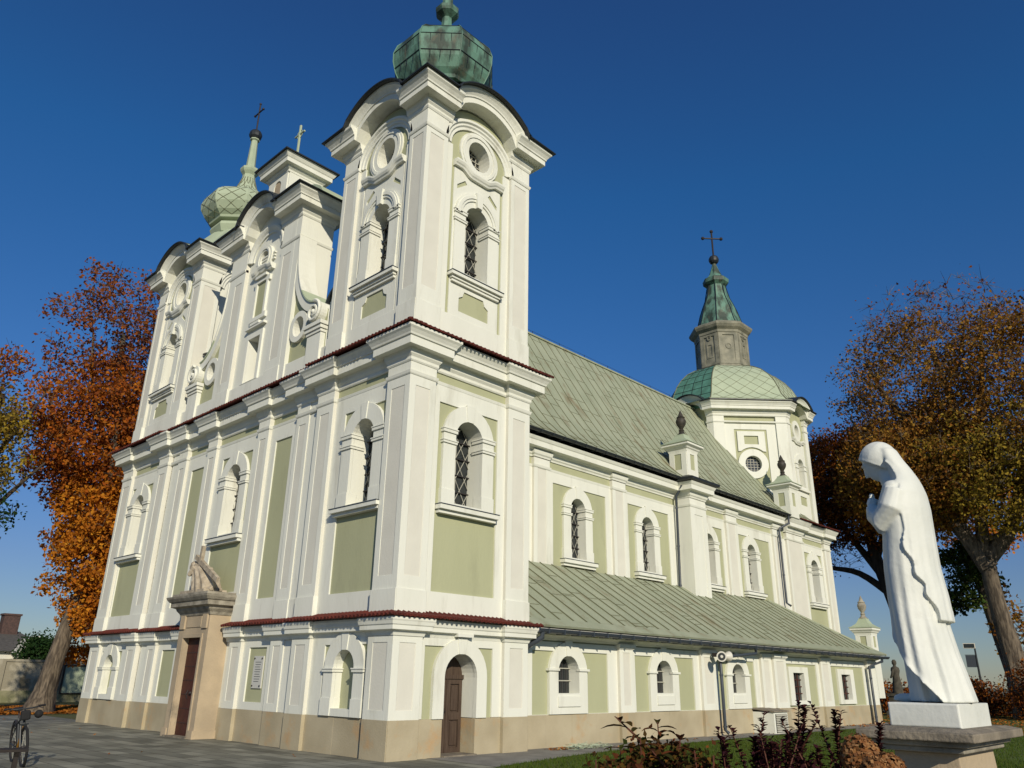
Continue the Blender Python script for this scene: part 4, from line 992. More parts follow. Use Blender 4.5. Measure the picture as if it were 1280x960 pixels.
cprof = [(d, 16.12+h) for d, h in CORN]; eprof = [(d, 16.12+h) for d, h in EDGE]
def along(i, t): a, c = Vector(o8[i]), Vector(o8[(i+1) % 8]); return tuple(a+(c-a).normalized()*t) if t >= 0 else tuple(c+(c-a).normalized()*t)
for i in (1, 3, 5, 7):     # cornice wraps each diagonal and its two corners
    p = [along(i-1, -.45), o8[i], o8[(i+1) % 8], along((i+1) % 8, .45)]
    moulding(p, cprof, name='choir_cornice'); moulding(p, eprof, 'black', 'roof_edge'); moulding(p, [(-.1, 15.36), (.03, 15.38), (.045, 15.46), (-.1, 15.47)], name='capital_ring')
# dome: facets of pale sheet and bright patina
def ring8(A, z, sh=1.0):
    k = A/HW; c = (HW-CH)*k
    return [(OX-A, OY+c, z), (OX-A, OY-c, z), (OX-c, OY-A, z), (OX+c, OY-A, z), (OX+A, OY-c, z), (OX+A, OY+c, z), (OX+c, OY+A, z), (OX-c, OY+A, z)]
dprof = [(4.85, 16.62), (4.45, 16.80), (4.17, 17.2), (3.98, 17.7), (3.75, 18.2), (3.4, 18.7), (2.9, 19.2), (2.3, 19.58), (1.8, 19.8), (1.5, 19.88)]
b = MB(); seam = MB()
rings = [ring8(A, z) for A, z in dprof]
for r0, r1 in zip(rings, rings[1:]):
    for i in range(8):
        j = (i+1) % 8
        b.face([r0[i], r0[j], r1[j], r1[i]], 'patina2' if i in (0, 7) else 'scale')
dome = b.build('choir_dome', church, weld=True)
for i in range(8): seam.tube([Vector(r[i])+Vector((0, 0, .01)) for r in rings], .03, 'seam', 5)
for i in (1, 2):
    j = i+1
    def fp(u, v):
        k = min(int(v), len(rings)-2); t = v-k
        a = Vector(rings[k][i]).lerp(Vector(rings[k+1][i]), t); c = Vector(rings[k][j]).lerp(Vector(rings[k+1][j]), t); q = a.lerp(c, u); n = Vector((q.x-OX, q.y-OY, 2)).normalized(); return q+n*.006
    for sg in (0, 1):
        for q in range(-9, 9):
            pts = []
            for s_ in range(26):
                v = s_*8.99/25; u = q*.22+v*.17; u = u if sg == 0 else 1-u
                if 0 <= u <= 1: pts.append(fp(u, v))
            if len(pts) > 1: seam.tube(pts, .011, 'seam', 4)
for z_i in range(1, 9):
    a, c = Vector(rings[z_i][0]), Vector(rings[z_i][1]); seam.tube([a+Vector((-.01, 0, .01)), c+Vector((-.01, 0, .01))], .012, 'black', 4)
for k in range(1, 4): seam.tube([Vector(r[0]).lerp(Vector(r[1]), k/4)+Vector((-.01, 0, .01)) for r in rings], .012, 'black', 4)
seam.build('seams', dome)
# lantern
def o8r(r, z): return [(OX+r*math.cos(math.pi/8+k*math.pi/4), OY+r*math.sin(math.pi/8+k*math.pi/4), z) for k in range(8)]
b = MB(); b.solid([o8r(r, z) for r, z in ((1.76, 19.5), (1.76, 19.85), (1.64, 19.9), (1.60, 22.15))], 'lantern')
for k in range(8):
    a0 = math.pi/8+k*math.pi/4; p0 = Vector((OX+1.6*math.cos(a0), OY+1.6*math.sin(a0))); p1 = Vector((OX+1.6*math.cos(a0-math.pi/4), OY+1.6*math.sin(a0-math.pi/4)))
    Sd = (p1-p0).normalized(); F = Fr(p0, Sd, (-Sd.y, Sd.x)); L = (p1-p0).length
    if (F.N.dot(Vector(((p0.x+p1.x)/2-OX, (p0.y+p1.y)/2-OY))) < 0): F = Fr(p0, Sd, (Sd.y, -Sd.x))
    b.plate(F, rect(.0, L, 20.0, 22.1), [rect(.25, L-.25, 20.15, 21.95)], -.05, .06, 'lantern')
    if k % 2: b.plate(F, oval(L/2, 21.2, .2, .2, 12), [oval(L/2, 21.2, .13, .13, 12)], -.05, .05, 'lantern')
    else: b.plate(F, rect(L/2-.22, L/2+.22, 20.5, 21.5), [rect(L/2-.14, L/2+.14, 20.62, 21.38)], -.05, .05, 'lantern'); b.plate(F, oval(L/2, 21.85, .16, .16, 10), [oval(L/2, 21.85, .08, .08, 10)], -.05, .06, 'lantern')
lt = b.build('lantern', dome)
b = MB(); b.solid([o8r(r, z) for r, z in ((1.62, 22.1), (1.68, 22.15), (1.70, 22.3), (1.88, 22.45), (1.98, 22.6), (2.0, 22.72), (1.5, 23.0))], 'lantern'); b.build('lantern_cornice', dome)
b = MB(); b.solid([o8r(r, z) for r, z in ((1.52, 22.95), (1.38, 23.3), (1.27, 23.7), (1.16, 24.1), (.98, 24.6), (.78, 25.1), (.64, 25.6), (.58, 26.05), (.64, 26.1), (.82, 26.25), (.85, 26.5), (.62, 26.65), (.42, 26.9), (.24, 27.4), (.12, 27.8))], 'patina')
for k in range(8): b.tube([Vector((OX+r*math.cos(math.pi/8+k*math.pi/4), OY+r*math.sin(math.pi/8+k*math.pi/4), z)) for r, z in ((1.52, 22.97), (1.39, 23.3), (1.17, 24.1), (.99, 24.6), (.79, 25.1), (.59, 26.05))], .03, 'black', 4)
b.build('lantern_spire', dome)
b = MB(); b.ball((OX, OY, 28.1), .34, 'black'); b.build('ball', dome)
b = MB(); b.tube([(OX, OY, 28.4), (OX, OY, 30.3)], .06, 'iron', 6)
ax = Vector((.72, -.70, 0)); c_ = Vector((OX, OY, 29.75)); b.tube([c_-ax*.62, c_+ax*.62], .055, 'iron', 6)
for q in (c_-ax*.62, c_+ax*.62, Vector((OX, OY, 30.3))): b.ball(q, .12, 'iron', 8)
b.build('cross', dome)

# ================================================================== PORTAL
PF = Fr((-.40, 0), (0, 1), (-1, 0))          # portal front plane
p0, p1 = 7.80, 9.62
b = MB()
b.plate(PF, [(p0, -.1), (8.14, -.1), (8.14, 2.62), (9.24, 2.62), (9.24, -.1), (p1, -.1), (p1, 3.28), (p0, 3.28)], [], -.64, 0, 'sand')
b.plate(PF, [(8.06, 0), (8.145, 0), (8.145, 2.615), (9.235, 2.615), (9.235, 0), (9.32, 0), (9.32, 2.72), (8.06, 2.72)], [], .001, .035, 'sand')
b.box(PF, p0-.04, 8.02, -.05, .22, -.64, .06, 'sand'); b.box(PF, 9.36, p1+.04, -.05, .22, -.64, .06, 'sand')
b.box(PF, p0+.08, p0+.36, 2.86, 3.24, -.3, .045, 'sand'); b.box(PF, p1-.36, p1-.08, 2.86, 3.24, -.3, .045, 'sand'); b.box(PF, p0+.46, p1-.46, 2.90, 3.2, -.3, .02, 'sand')
portal = b.build('portal', church, label='sandstone main portal in the middle of the facade')
b = MB(); b.sweep([(.24, p1), (-.40, p1), (-.40, p0), (.24, p0)], [(-.3, 3.22), (.02, 3.22), (.05, 3.30), (.12, 3.38), (.14, 3.44), (.26, 3.48), (.26, 3.60), (.30, 3.62), (.36, 3.70), (.38, 3.76), (-.3, 3.80)], 'grey_stone'); 
b.box(PF, p0-.2, p1+.2, 3.74, 3.84, -.62, .28, 'grey_stone'); b.build('portal_cornice', portal)
b = MB(); b.box(PF, 8.12, 8.685, .02, 2.64, -.22, -.16, 'redwood'); b.box(PF, 8.695, 9.26, .02, 2.64, -.22, -.16, 'redwood')
for zz in [k*.37 for k in range(1, 7)]:
    for yy in [8.2+k*.12 for k in range(5)]+[8.76+k*.11 for k in range(5)]: b.ball(PF.p(yy, zz, -.155), .016, 'iron', 6)
b.build('main_door', portal)
b = MB(); b.ball(PF.p(8.6, 1.15, -.13), .045, 'iron', 8); b.tube([PF.p(8.78, 1.22, -.15), PF.p(8.78, 1.12, -.10), PF.p(8.78, 1.0, -.15)], .014, 'iron'); b.build('handle', portal)
b = MB(); b.box(PF, 8.0, 9.4, -.1, .05, -.6, .12, 'slab'); b.build('threshold', portal)
# ================================================================== GROUND
def gmat_paving():
    m = bpy.data.materials.new('stone_paving'); m.use_nodes = True; n = m.node_tree.nodes; l = m.node_tree.links; b = n['Principled BSDF']
    tc = n.new('ShaderNodeTexCoord'); mp = n.new('ShaderNodeMapping'); mp.inputs['Rotation'].default_value = (0, 0, R(90)); l.new(tc.outputs['Object'], mp.inputs[0])
    br = n.new('ShaderNodeTexBrick'); br.inputs['Scale'].default_value = 1.0; br.inputs['Brick Width'].default_value = .80; br.inputs['Row Height'].default_value = .40; br.inputs['Mortar Size'].default_value = .012; br.inputs['Bias'].default_value = .0
    br.inputs['Color1'].default_value = (.125, .125, .10, 1); br.inputs['Color2'].default_value = (.27, .265, .215, 1); br.inputs['Mortar'].default_value = (.06, .055, .045, 1); l.new(mp.outputs[0], br.inputs[0])
    t = n.new('ShaderNodeTexNoise'); t.inputs['Scale'].default_value = 1.3; t.inputs['Detail'].default_value = 8; l.new(tc.outputs['Object'], t.inputs[0])
    rp = n.new('ShaderNodeValToRGB'); rp.color_ramp.elements[0].position = .35; rp.color_ramp.elements[1].position = .7; rp.color_ramp.elements[0].color = (.75, .74, .70, 1); rp.color_ramp.elements[1].color = (1.15, 1.15, 1.12, 1); l.new(t.outputs[0], rp.inputs[0])
    mx = n.new('ShaderNodeMix'); mx.data_type = 'RGBA'; mx.blend_type = 'MULTIPLY'; mx.inputs[0].default_value = 1; l.new(br.outputs[0], mx.inputs[6]); l.new(rp.outputs[0], mx.inputs[7]); l.new(mx.outputs[2], b.inputs['Base Color'])
    bp = n.new('ShaderNodeBump'); bp.inputs['Strength'].default_value = .5; bp.inputs['Distance'].default_value = .01; l.new(br.outputs['Fac'], bp.inputs['Height']); bp.invert = True; l.new(bp.outputs[0], b.inputs['Normal'])
    b.inputs['Roughness'].default_value = .75; b.inputs['Specular IOR Level'].default_value = .3
    return m
M['paving'] = gmat_paving()
M['path'] = mat('concrete_path', (.24, .23, .20), .9, (.17, .16, .14), 1.6, bump=.3, bscale=20, c3=(.10, .09, .07), s3=2.5, r3=(.62, .72))
M['soil'] = mat('grassy_ground', (.075, .095, .022), .95, (.10, .085, .03), 1.1, bump=.5, bscale=14, c3=(.17, .075, .02), s3=2.2, r3=(.60, .66))
M['lawn'] = mat('lawn', (.060, .095, .014), .95, (.085, .12, .020), 2.5, bump=.6, bscale=30)
M['field'] = mat('far_fields', (.16, .15, .08), .95, (.07, .09, .05), .004, detail=9, c3=(.22, .20, .14), s3=.012, r3=(.55, .6))
def height(x, y):
    d = math.hypot(x-12, y-8); 
    if d < 85: return 0
    t = min((d-85)/260, 1); return -38*t*t*(3-2*t)
def ground():
    v = []; f = []
    ring = [0, 30, 60, 85, 100, 120, 150, 190, 240, 300, 345, 500, 900, 1800, 4000, 9000, 20000]; n = 72
    for r in ring:
        for k in range(n):
            a = 2*math.pi*k/n; x, y = 12+r*math.cos(a), 8+r*math.sin(a); v.append((x, y, height(x, y)+(25*noise.noise(Vector((x/700, y/700, 0))) if r > 400 else 0)))
    for i in range(len(ring)-1):
        for k in range(n): f.append((i*n+k, i*n+(k+1) % n, (i+1)*n+(k+1) % n, (i+1)*n+k))
    me = bpy.data.meshes.new('ground'); me.from_pydata(v, [], f); me.materials.append(M['soil']); me.materials.append(M['field'])
    for p in me.polygons:
        p.material_index = 1 if p.center.length > 200 else 0; p.use_smooth = True
    o = bpy.data.objects.new('ground', me); col.objects.link(o); tag(o, kind='structure')
ground()
def sheet(name, P, z, m):
    me = bpy.data.meshes.new(name); t = tessellate_polygon([[Vector((x, y, 0)) for x, y in P]])
    me.from_pydata([(x, y, z) for x, y in P], [], t); me.materials.append(M[m]); o = bpy.data.objects.new(name, me); col.objects.link(o); bm = bmesh.new(); bm.from_mesh(me); bmesh.ops.recalc_face_normals(bm, faces=bm.faces)
    for f in bm.faces:
        if f.normal.z < 0: f.normal_flip()
    bm.to_mesh(me); bm.free(); tag(o, kind='structure')
sheet('paving', [(-40, -30), (-6, -30), (-3.2, -8), (0.6, -2.3), (1.2, -2.05), (1.2, .5), (.5, .5), (.5, 23.2), (-14, 23.4), (-40, 23.6)], .012, 'paving')
pathpts = [(1.2, -2.05), (4.5, -1.40), (7.5, -1.02), (12, -.80), (18, -.66), (29.6, -.72)]
sheet('path', pathpts+[(29.6, 3), (28.4, 3), (28.4, .5), (1.2, .5)], .016, 'path')
sheet('lawn', [(-6, -30), (-3.2, -8), (0.6, -2.3)]+pathpts+[(29.6, 6), (48, 6), (50, -12), (44, -30)], .008, 'lawn')

def scatter(name, n, gen, m, kind='stuff', label=None, cat=None, group=None):
    """gen(i) -> list of faces (each a list of points)"""
    v = []; f = []
    for i in range(n):
        for P in gen(i):
            k = len(v); v += [tuple(q) for q in P]; f.append(tuple(range(k, k+len(P))))
    me = bpy.data.meshes.new(name); me.from_pydata(v, [], f); me.materials.append(m); o = bpy.data.objects.new(name, me); col.objects.link(o)
    if kind: tag(o, label, cat, group, kind)
    return o
def leafmat(name, cols, trans=.35, rough=.6):
    m = bpy.data.materials.new(name); m.use_nodes = True; n = m.node_tree.nodes; l = m.node_tree.links; n.remove(n['Principled BSDF']); out = n['Material Output']
    g = n.new('ShaderNodeNewGeometry'); rp = n.new('ShaderNodeValToRGB'); rp.color_ramp.interpolation = 'LINEAR'
    el = rp.color_ramp.elements
    while len(el) < len(cols): el.new(.5)
    for i, c in enumerate(cols): el[i].position = i/(len(cols)-1); el[i].color = (*c, 1)
    l.new(g.outputs['Random Per Island'], rp.inputs[0])
    d = n.new('ShaderNodeBsdfDiffuse'); t = n.new('ShaderNodeBsdfTranslucent'); mx = n.new('ShaderNodeMixShader'); mx.inputs[0].default_value = trans
    l.new(rp.outputs[0], d.inputs[0]); l.new(rp.outputs[0], t.inputs[0]); l.new(d.outputs[0], mx.inputs[1]); l.new(t.outputs[0], mx.inputs[2]); l.new(mx.outputs[0], out.inputs[0])
    return m
L_orange = leafmat('orange_leaves', [(.16, .05, .02), (.42, .11, .015), (.30, .08, .02), (.55, .20, .02), (.10, .035, .025), (.48, .15, .02)])
L_gold = leafmat('gold_leaves', [(.50, .17, .015), (.62, .28, .03), (.40, .12, .015), (.55, .20, .02), (.22, .07, .02)])
L_purple = leafmat('purple_brown_leaves', [(.17, .055, .03), (.26, .085, .03), (.36, .12, .025), (.11, .04, .025), (.30, .09, .02)])
L_brown = leafmat('brown_leaves', [(.20, .09, .02), (.34, .17, .03), (.24, .09, .02), (.12, .06, .02), (.42, .24, .04), (.26, .15, .03)])
L_olive = leafmat('olive_leaves', [(.17, .14, .02), (.30, .21, .03), (.38, .27, .04), (.12, .09, .02), (.25, .15, .03)])
L_rust = leafmat('rust_leaves', [(.30, .08, .015), (.18, .05, .015), (.42, .14, .02), (.10, .035, .015), (.08, .035, .02)])
L_dark = leafmat('dark_green_leaves', [(.015, .035, .012), (.035, .07, .02), (.02, .05, .02)])
L_ivy = leafmat('ivy_leaves', [(.03, .06, .015), (.07, .11, .025), (.10, .12, .03), (.03, .05, .015)])
L_grass = leafmat('grass_blades', [(.055, .10, .012), (.085, .14, .02), (.11, .13, .03), (.05, .08, .01)])
L_litter = leafmat('leaf_litter', [(.42, .13, .02), (.25, .08, .02), (.55, .22, .03), (.15, .07, .03)], .1)
M['bark'] = mat('tree_bark', (.17, .135, .095), .95, (.07, .055, .04), 3.0, ramp=(.4, .6), stretch=(3.5, 3.5, .8), bump=1.0, bscale=6)
M['darkbark'] = mat('dark_bark', (.075, .055, .04), .95, (.035, .028, .022), 3.0, stretch=(3, 3, .8), bump=.8, bscale=6)

def leaf(p, s, rnd=random):
    u = Vector((rnd.gauss(0, 1), rnd.gauss(0, 1), rnd.gauss(0, 1))).normalized(); w_ = u.orthogonal().normalized(); q = u.cross(w_)
    a = rnd.random()*6.28; x = (w_*math.cos(a)+q*math.sin(a))*s; y = (q*math.cos(a)-w_*math.sin(a))*s*.62
    return [p-x*.5-y*.12, p-x*.1-y*.55, p+x*.55, p-x*.1+y*.55]

FAR = 1.36
def tree(name, base, trunk, limbs, blobs, label, cat='tree', group=None, far=False, bark='bark', seed=1, mul=1.0, leaf_s=.16, trunk_r=.45, extra=None, twig=.012, fine=5):
    """trunk: points relative to base; blobs: (centre, radii, clusters, leaves per cluster, material, spread)"""
    rnd = random.Random(seed)
    if far: base = (CX+(base[0]-CX)*FAR, CY+(base[1]-CY)*FAR, base[2]-.2)
    root = empty(name, base, label, cat, group)
    if far: root.scale = (FAR,)*3
    t = MB(); TP = [Vector(p) for p in trunk]; n = len(TP)
    rad = [trunk_r*(1-.72*i/(n-1)) for i in range(n)]; rad[0] = trunk_r*1.6
    # fluted trunk
    rings = []; prev = None; N = 14
    def curve_pts(P, k=4):
        out = []
        for i in range(len(P)-1):
            p0 = P[max(i-1, 0)]; p1 = P[i]; p2 = P[i+1]; p3 = P[min(i+2, len(P)-1)]
            for j in range(k):
                u = j/k; out.append(.5*((2*p1)+(-p0+p2)*u+(2*p0-5*p1+4*p2-p3)*u*u+(-p0+3*p1-3*p2+p3)*u**3))
        out.append(P[-1]); return out
    TPs = curve_pts(TP); m_ = len(TPs)
    for i, p in enumerate(TPs):
        f = i/(m_-1)*(n-1); a = int(min(f, n-2)); r = rad[a]+(rad[a+1]-rad[a])*(f-a)
        rings.append([p+Vector((math.cos(th), math.sin(th), 0))*r*(1+.10*math.sin(3*th+i*.25)+.07*math.sin(7*th+i*.4)+.03*rnd.random()) for th in [2*math.pi*k/N for k in range(N)]])
    t.solid(rings, bark); to = t.build('trunk', root); shade_auto(to, 60)
    # limbs and twigs towards the leaf clusters
    bmb = MB(); nodes = [(p, max(.05, trunk_r*.3)) for p in TPs[m_//3:]]
    for L in limbs:
        P = curve_pts([Vector(p) for p in L[:-1]], 4); r0 = L[-1]
        bmb.tube(P, [r0*(1-.75*i/(len(P)-1)) for i in range(len(P))], bark, 7)
        nodes += [(p, r0*(1-.75*i/(len(P)-1))) for i, p in enumerate(P)]
    faces = {}
    for c, rr, nc, nl, lm, sp in blobs:
        c = Vector(c); cl = []
        while len(cl) < nc:
            d = Vector((rnd.uniform(-1, 1), rnd.uniform(-1, 1), rnd.uniform(-1, 1)))
            if d.length > 1: continue
            if d.length < .45 and rnd.random() < .5: continue
            cl.append(c+Vector((d.x*rr[0], d.y*rr[1], d.z*rr[2])))
        cl.sort(key=lambda q: min((q-nd[0]).length for nd in nodes[::3]))
        for q in cl:
            # attach to the nearest suitable node
            best = min(nodes, key=lambda nd: (nd[0]-q).length+max(0, nd[0].z-q.z)*1.2)
            p0, r0 = best; L = (q-p0).length
            if L < .05: continue
            mid = p0.lerp(q, .5)+Vector((rnd.gauss(0, .08), rnd.gauss(0, .08), rnd.gauss(0, .05)+.05))*L
            r1 = min(r0*.7, .012+.018*L)
            bmb.tube([p0, mid, q], [r1, r1*.7, r1*.35+.004], bark, 4, caps=False)
            nodes.append((mid, r1*.7)); nodes.append((q, r1*.45))
            for _ in range(fine):
                e = q+Vector((rnd.gauss(0, 1), rnd.gauss(0, 1), rnd.gauss(.5, .8)))*sp*.75
                bmb.tube([q, (q+e)/2+Vector((0, 0, .03)), e], [twig, twig*.8, twig*.4], bark, 3, caps=False)
            for _ in range(int(nl*mul)):
                g = Vector((rnd.gauss(0, 1), rnd.gauss(0, 1), rnd.gauss(0, .75)))
                if g.length > 1.9: g *= 1.5/g.length
                g *= sp
                faces.setdefault(lm, []).append(leaf(q+g, leaf_s*rnd.uniform(.6, 1.3), rnd))
    bmb.build('limbs', root, weld=False)
    for lm, F in faces.items():
        v = [tuple(q) for P in F for q in P]; f = [tuple(range(4*i, 4*i+4)) for i in range(len(F))]
        me = bpy.data.meshes.new('crown'); me.from_pydata(v, [], f); me.materials.append(lm)
        o = bpy.data.objects.new('crown', me); col.objects.link(o); o.parent = root
    return root

# left maple beside the far tower
tree('maple_tree', (1.1, 24.6, -.1), [(-.25, 0, 0), (-.12, 0, 1.0), (.05, 0, 2.6), (.45, .1, 4.6), (1.0, 0, 7), (1.1, 0, 10), (.5, 0, 13.5), (0, 0, 17.5)],
     [[(.75, 0, 5.8), (1.5, .3, 7.6), (2.4, .4, 9.5), (2.8, .5, 12), .26], [(1.0, 0, 7), (-.6, -.2, 9), (-1.8, 0, 11.5), (-2.6, .2, 14), .26], [(1.05, 0, 9), (2.2, -.8, 12), (2.6, -.6, 15.5), .2], [(.9, 0, 11), (-.4, .8, 14), (-1.2, .6, 17.5), .17], [(.4, 0, 5.0), (-.6, -.5, 6.2), (-1.3, -.4, 7.0), .10], [(1, 0, 8), (.2, -1.6, 10.5), (-.2, -2.2, 13), .17], [(.6, 0, 13), (1.4, -.3, 16), (1.3, 0, 19), .12]],
     [((-.1, -.2, 12.2), (3.3, 3.0, 3.5), 145, 60, L_orange, .50), ((-.3, 0, 17.4), (3.3, 2.8, 3.8), 125, 18, L_purple, .42), ((1.8, 0, 15.5), (2.2, 2.4, 4.2), 90, 22, L_purple, .42), ((.5, -.4, 8.6), (2.0, 2.0, 2.2), 66, 65, L_gold, .42), ((.9, -.3, 5.9), (2.2, 1.6, 1.8), 50, 70, L_gold, .36),
      ((1.9, 1.2, 4.0), (1.5, 1.3, 2.0), 50, 75, L_gold, .34), ((2.2, 0, 11), (1.6, 2.2, 3.0), 60, 55, L_orange, .45), ((1.4, -.9, 4.6), (1.2, .9, 1.9), 40, 70, L_gold, .32), ((-2.1, 0, 11.6), (1.2, 1.4, 1.6), 16, 40, L_orange, .45)],
     'tall orange and rust maple with a leaning thick trunk beside the far tower', seed=11, leaf_s=.175, trunk_r=.44, fine=5, mul=2.2)
tree('lime_tree', (-4.35, 20.6, -.1), [(0, 0, 0), (.1, 0, 3), (0, .2, 7), (.3, 0, 12)],
     [[(0, 0, 6), (1.2, -.2, 8), (2.3, 0, 9.6), .14], [(0, 0, 8), (1.0, .3, 10.5), (1.8, .2, 12.5), .12]],
     [((.0, 0, 9.9), (1.35, 1.3, 2.3), 100, 60, L_olive, .40), ((.1, 0, 7.4), (1.5, 1.4, 1.0), 36, 40, L_dark, .34), ((0, 0, 12.6), (1.3, 1.3, 1.2), 30, 30, L_orange, .38)],
     'sparse yellow green tree cut by the left edge of the view', seed=5, leaf_s=.15, trunk_r=.25, bark='darkbark')
# right hand trees
tree('beech_tree', (28.3, -5.5, -.3), [(.0, -.2, 0), (-.05, -.1, 2.2), (-.15, .15, 5.0), (-.1, .25, 7.2), (.2, .2, 9.5), (0, .3, 13), (-.2, .8, 17)],
     [[(-.1, .2, 6.4), (-.3, .9, 8.0), (-.5, 1.9, 10.2), (-.5, 2.6, 13.5), .42], [(-.1, .2, 6.8), (.3, -.9, 8.2), (.4, -1.8, 10.8), (.2, -2.8, 14), .40], [(.1, .3, 9), (.2, 1.6, 12), (-.3, 3.2, 15), (-.2, 3.9, 17), .26], [(0, .3, 11), (.4, -.8, 14.5), (.2, -1.4, 18), .22], [(-.4, 1.6, 9.6), (-1.2, 3.4, 11.5), (-1.6, 4.6, 13.8), .2], [(0, .2, 8.5), (1.8, .5, 11), (2.6, 1, 14), .2], [(-.1, .2, 7.6), (.2, -2.0, 8.3), (.2, -3.6, 9.6), .16]],
     [((-.2, 2.0, 15.3), (3.2, 3.5, 3.4), 230, 34, L_brown, .48), ((-.2, -2.4, 14.0), (3, 3.4, 4.2), 230, 62, L_brown, .52), ((-.4, 2.2, 11.0), (3.0, 3.4, 2.6), 210, 85, L_brown, .50), ((-1.2, -1.6, 10.6), (2.2, 3.6, 2.8), 110, 75, L_olive, .45), ((-.8, 1.8, 10.4), (2.0, 2.6, 2.2), 60, 70, L_brown, .45), ((0, .6, 18.4), (2.8, 3.4, 1.9), 90, 6, L_purple, .45), ((.5, -3.5, 9.2), (1.6, 2.0, 1.5), 40, 50, L_brown, .42)],
     far=True, label='huge brown leaved beech with a forked pale trunk right of the white statue', seed=21, leaf_s=.15, trunk_r=.43, fine=8, mul=1.5)
tree('ash_tree', (31.0, -4.7, -.3), [(.2, -.3, 0), (.0, -.2, 2.0), (-.1, .25, 5.0), (-.1, .7, 8.0), (0, 1.2, 11), (0, 1.8, 14)],
     [[(-.1, .7, 8), (-.4, 2.2, 10.5), (-.4, 3.4, 12.5), .22], [(0, 1, 10), (.4, 0, 12), (.2, -1, 14), .18]],
     [((-.5, 2.8, 10.0), (2.4, 3.0, 1.9), 90, 55, L_gold, .48), ((-.2, .9, 6.4), (1.0, 1.2, 1.7), 46, 70, L_ivy, .30), ((-.5, 1.9, 5.2), (.6, .6, .5), 10, 50, L_dark, .22), ((-.3, -.6, 4.3), (.9, .9, 1.6), 22, 22, L_brown, .30)],
     far=True, label='pale trunked tree with a green ivy clump standing behind the beech', seed=33, leaf_s=.19, trunk_r=.44)
tree('oak_tree', (33.5, 0.6, -.3), [(.3, -1.0, 0), (.2, -.7, 2.5), (-.1, -.1, 5.5), (-.2, .6, 8.5), (0, .8, 12), (0, .8, 15.5)],
     [[(-.1, 0, 6), (-.5, 1.4, 7.2), (-.9, 2.9, 7.6), (-1.2, 4.4, 8.1), .22], [(-.1, .2, 6.8), (-.5, 1.8, 9.5), (-.8, 3.4, 12), .24], [(0, -.4, 4.5), (.3, -1.0, 7.5), (.2, -1.8, 11), .26], [(-.1, .5, 8), (-.2, -.8, 11), (0, -1.6, 13.5), .2], [(0, .7, 9.5), (-.6, 2.2, 12), (-.9, 3.4, 14.3), .18]],
     [((-.8, 2.2, 12.6), (2.4, 3.0, 2.4), 130, 75, L_orange, .46), ((.6, .8, 13.4), (2.4, 2.8, 2.2), 90, 75, L_rust, .5), ((-.2, .5, 11.0), (3.0, 4.2, 2.4), 170, 75, L_rust, .5), ((-.4, 3.2, 8.2), (1.6, 2.2, 1.3), 42, 3, L_purple, .45), ((0, -2.2, 13.6), (2.6, 2.8, 2.8), 90, 45, L_rust, .5)],
     far=True, label='rust crowned dark tree between the octagonal choir and the white statue', seed=44, leaf_s=.16, mul=1.5, trunk_r=.50, bark='darkbark', fine=7)
tree('bare_tree', (35.5, -4.0, -.3), [(0, 0, 0), (.1, .1, 3.5), (0, .1, 7), (0, .3, 11)],
     [[(0, 0, 6), (0, 1.2, 9), (0, 2.2, 12), .12]],
     [((0, .3, 10.5), (2.2, 3.2, 2.4), 60, 55, L_gold, .45)], far=True, label='slim orange tree seen in the gap right of the statue', seed=50, trunk_r=.24, bark='darkbark', leaf_s=.2)

def bush(name, c, rr, nc, nl, lm, label, sp=.22, s=.10, seed=3, cat='shrub', group=None, stems=True):
    rnd = random.Random(seed); root = empty(name, (c[0], c[1], 0), label, cat, group); F = []; st = MB()
    for _ in range(nc):
        while True:
            d = Vector((rnd.uniform(-1, 1), rnd.uniform(-1, 1), rnd.uniform(-1, 1)))
            if d.length <= 1: break
        q = Vector((d.x*rr[0], d.y*rr[1], c[2]+d.z*rr[2]))
        q.z = max(q.z, .05)
        if stems: st.tube([(q.x*.3, q.y*.3, 0), (q.x*.75, q.y*.75, q.z*.55), q], [.02, .014, .006], 'darkbark', 4, caps=False)
        for _ in range(nl): F.append(leaf(q+Vector((rnd.gauss(0, 1), rnd.gauss(0, 1), rnd.gauss(0, .8)))*sp, s*rnd.uniform(.6, 1.3), rnd))
    if stems: st.build('stems', root, weld=False)
    v = [tuple(q) for P in F for q in P]; me = bpy.data.meshes.new('foliage'); me.from_pydata(v, [], [tuple(range(4*i, 4*i+4)) for i in range(len(F))]); me.materials.append(lm)
    o = bpy.data.objects.new('foliage', me); col.objects.link(o); o.parent = root; return root
bush('rust_shrub', (40.5, -5.0, 1.3), (2.4, 2.8, 2.0), 120, 60, L_rust, 'rust coloured shrub at the foot of the beech', seed=61, s=.16, sp=.28)
bush('rust_shrub', (46, 0.5, .9), (2.0, 2.4, 1.1), 60, 60, L_rust, 'low brown shrub behind the statue pedestal', seed=62, s=.15, sp=.25)
bush('rust_shrub', (50, -4.5, 1.6), (3, 4.5, 1.9), 100, 60, L_brown, 'dark brown shrub behind the ivy clad trunk', seed=63, s=.2, sp=.35)
bush('yew_bush', (5.9, 43.5, 2.7), (.95, .9, 1.2), 70, 70, L_dark, 'dark green bush behind the courtyard wall', seed=64, s=.16, sp=.28)
bush('rust_shrub', (44, 3.0, .8), (2.0, 5.5, .9), 110, 50, L_rust, 'brown hedge seen low between the aisle end and the statue', seed=65, s=.2, sp=.35, cat='hedge')

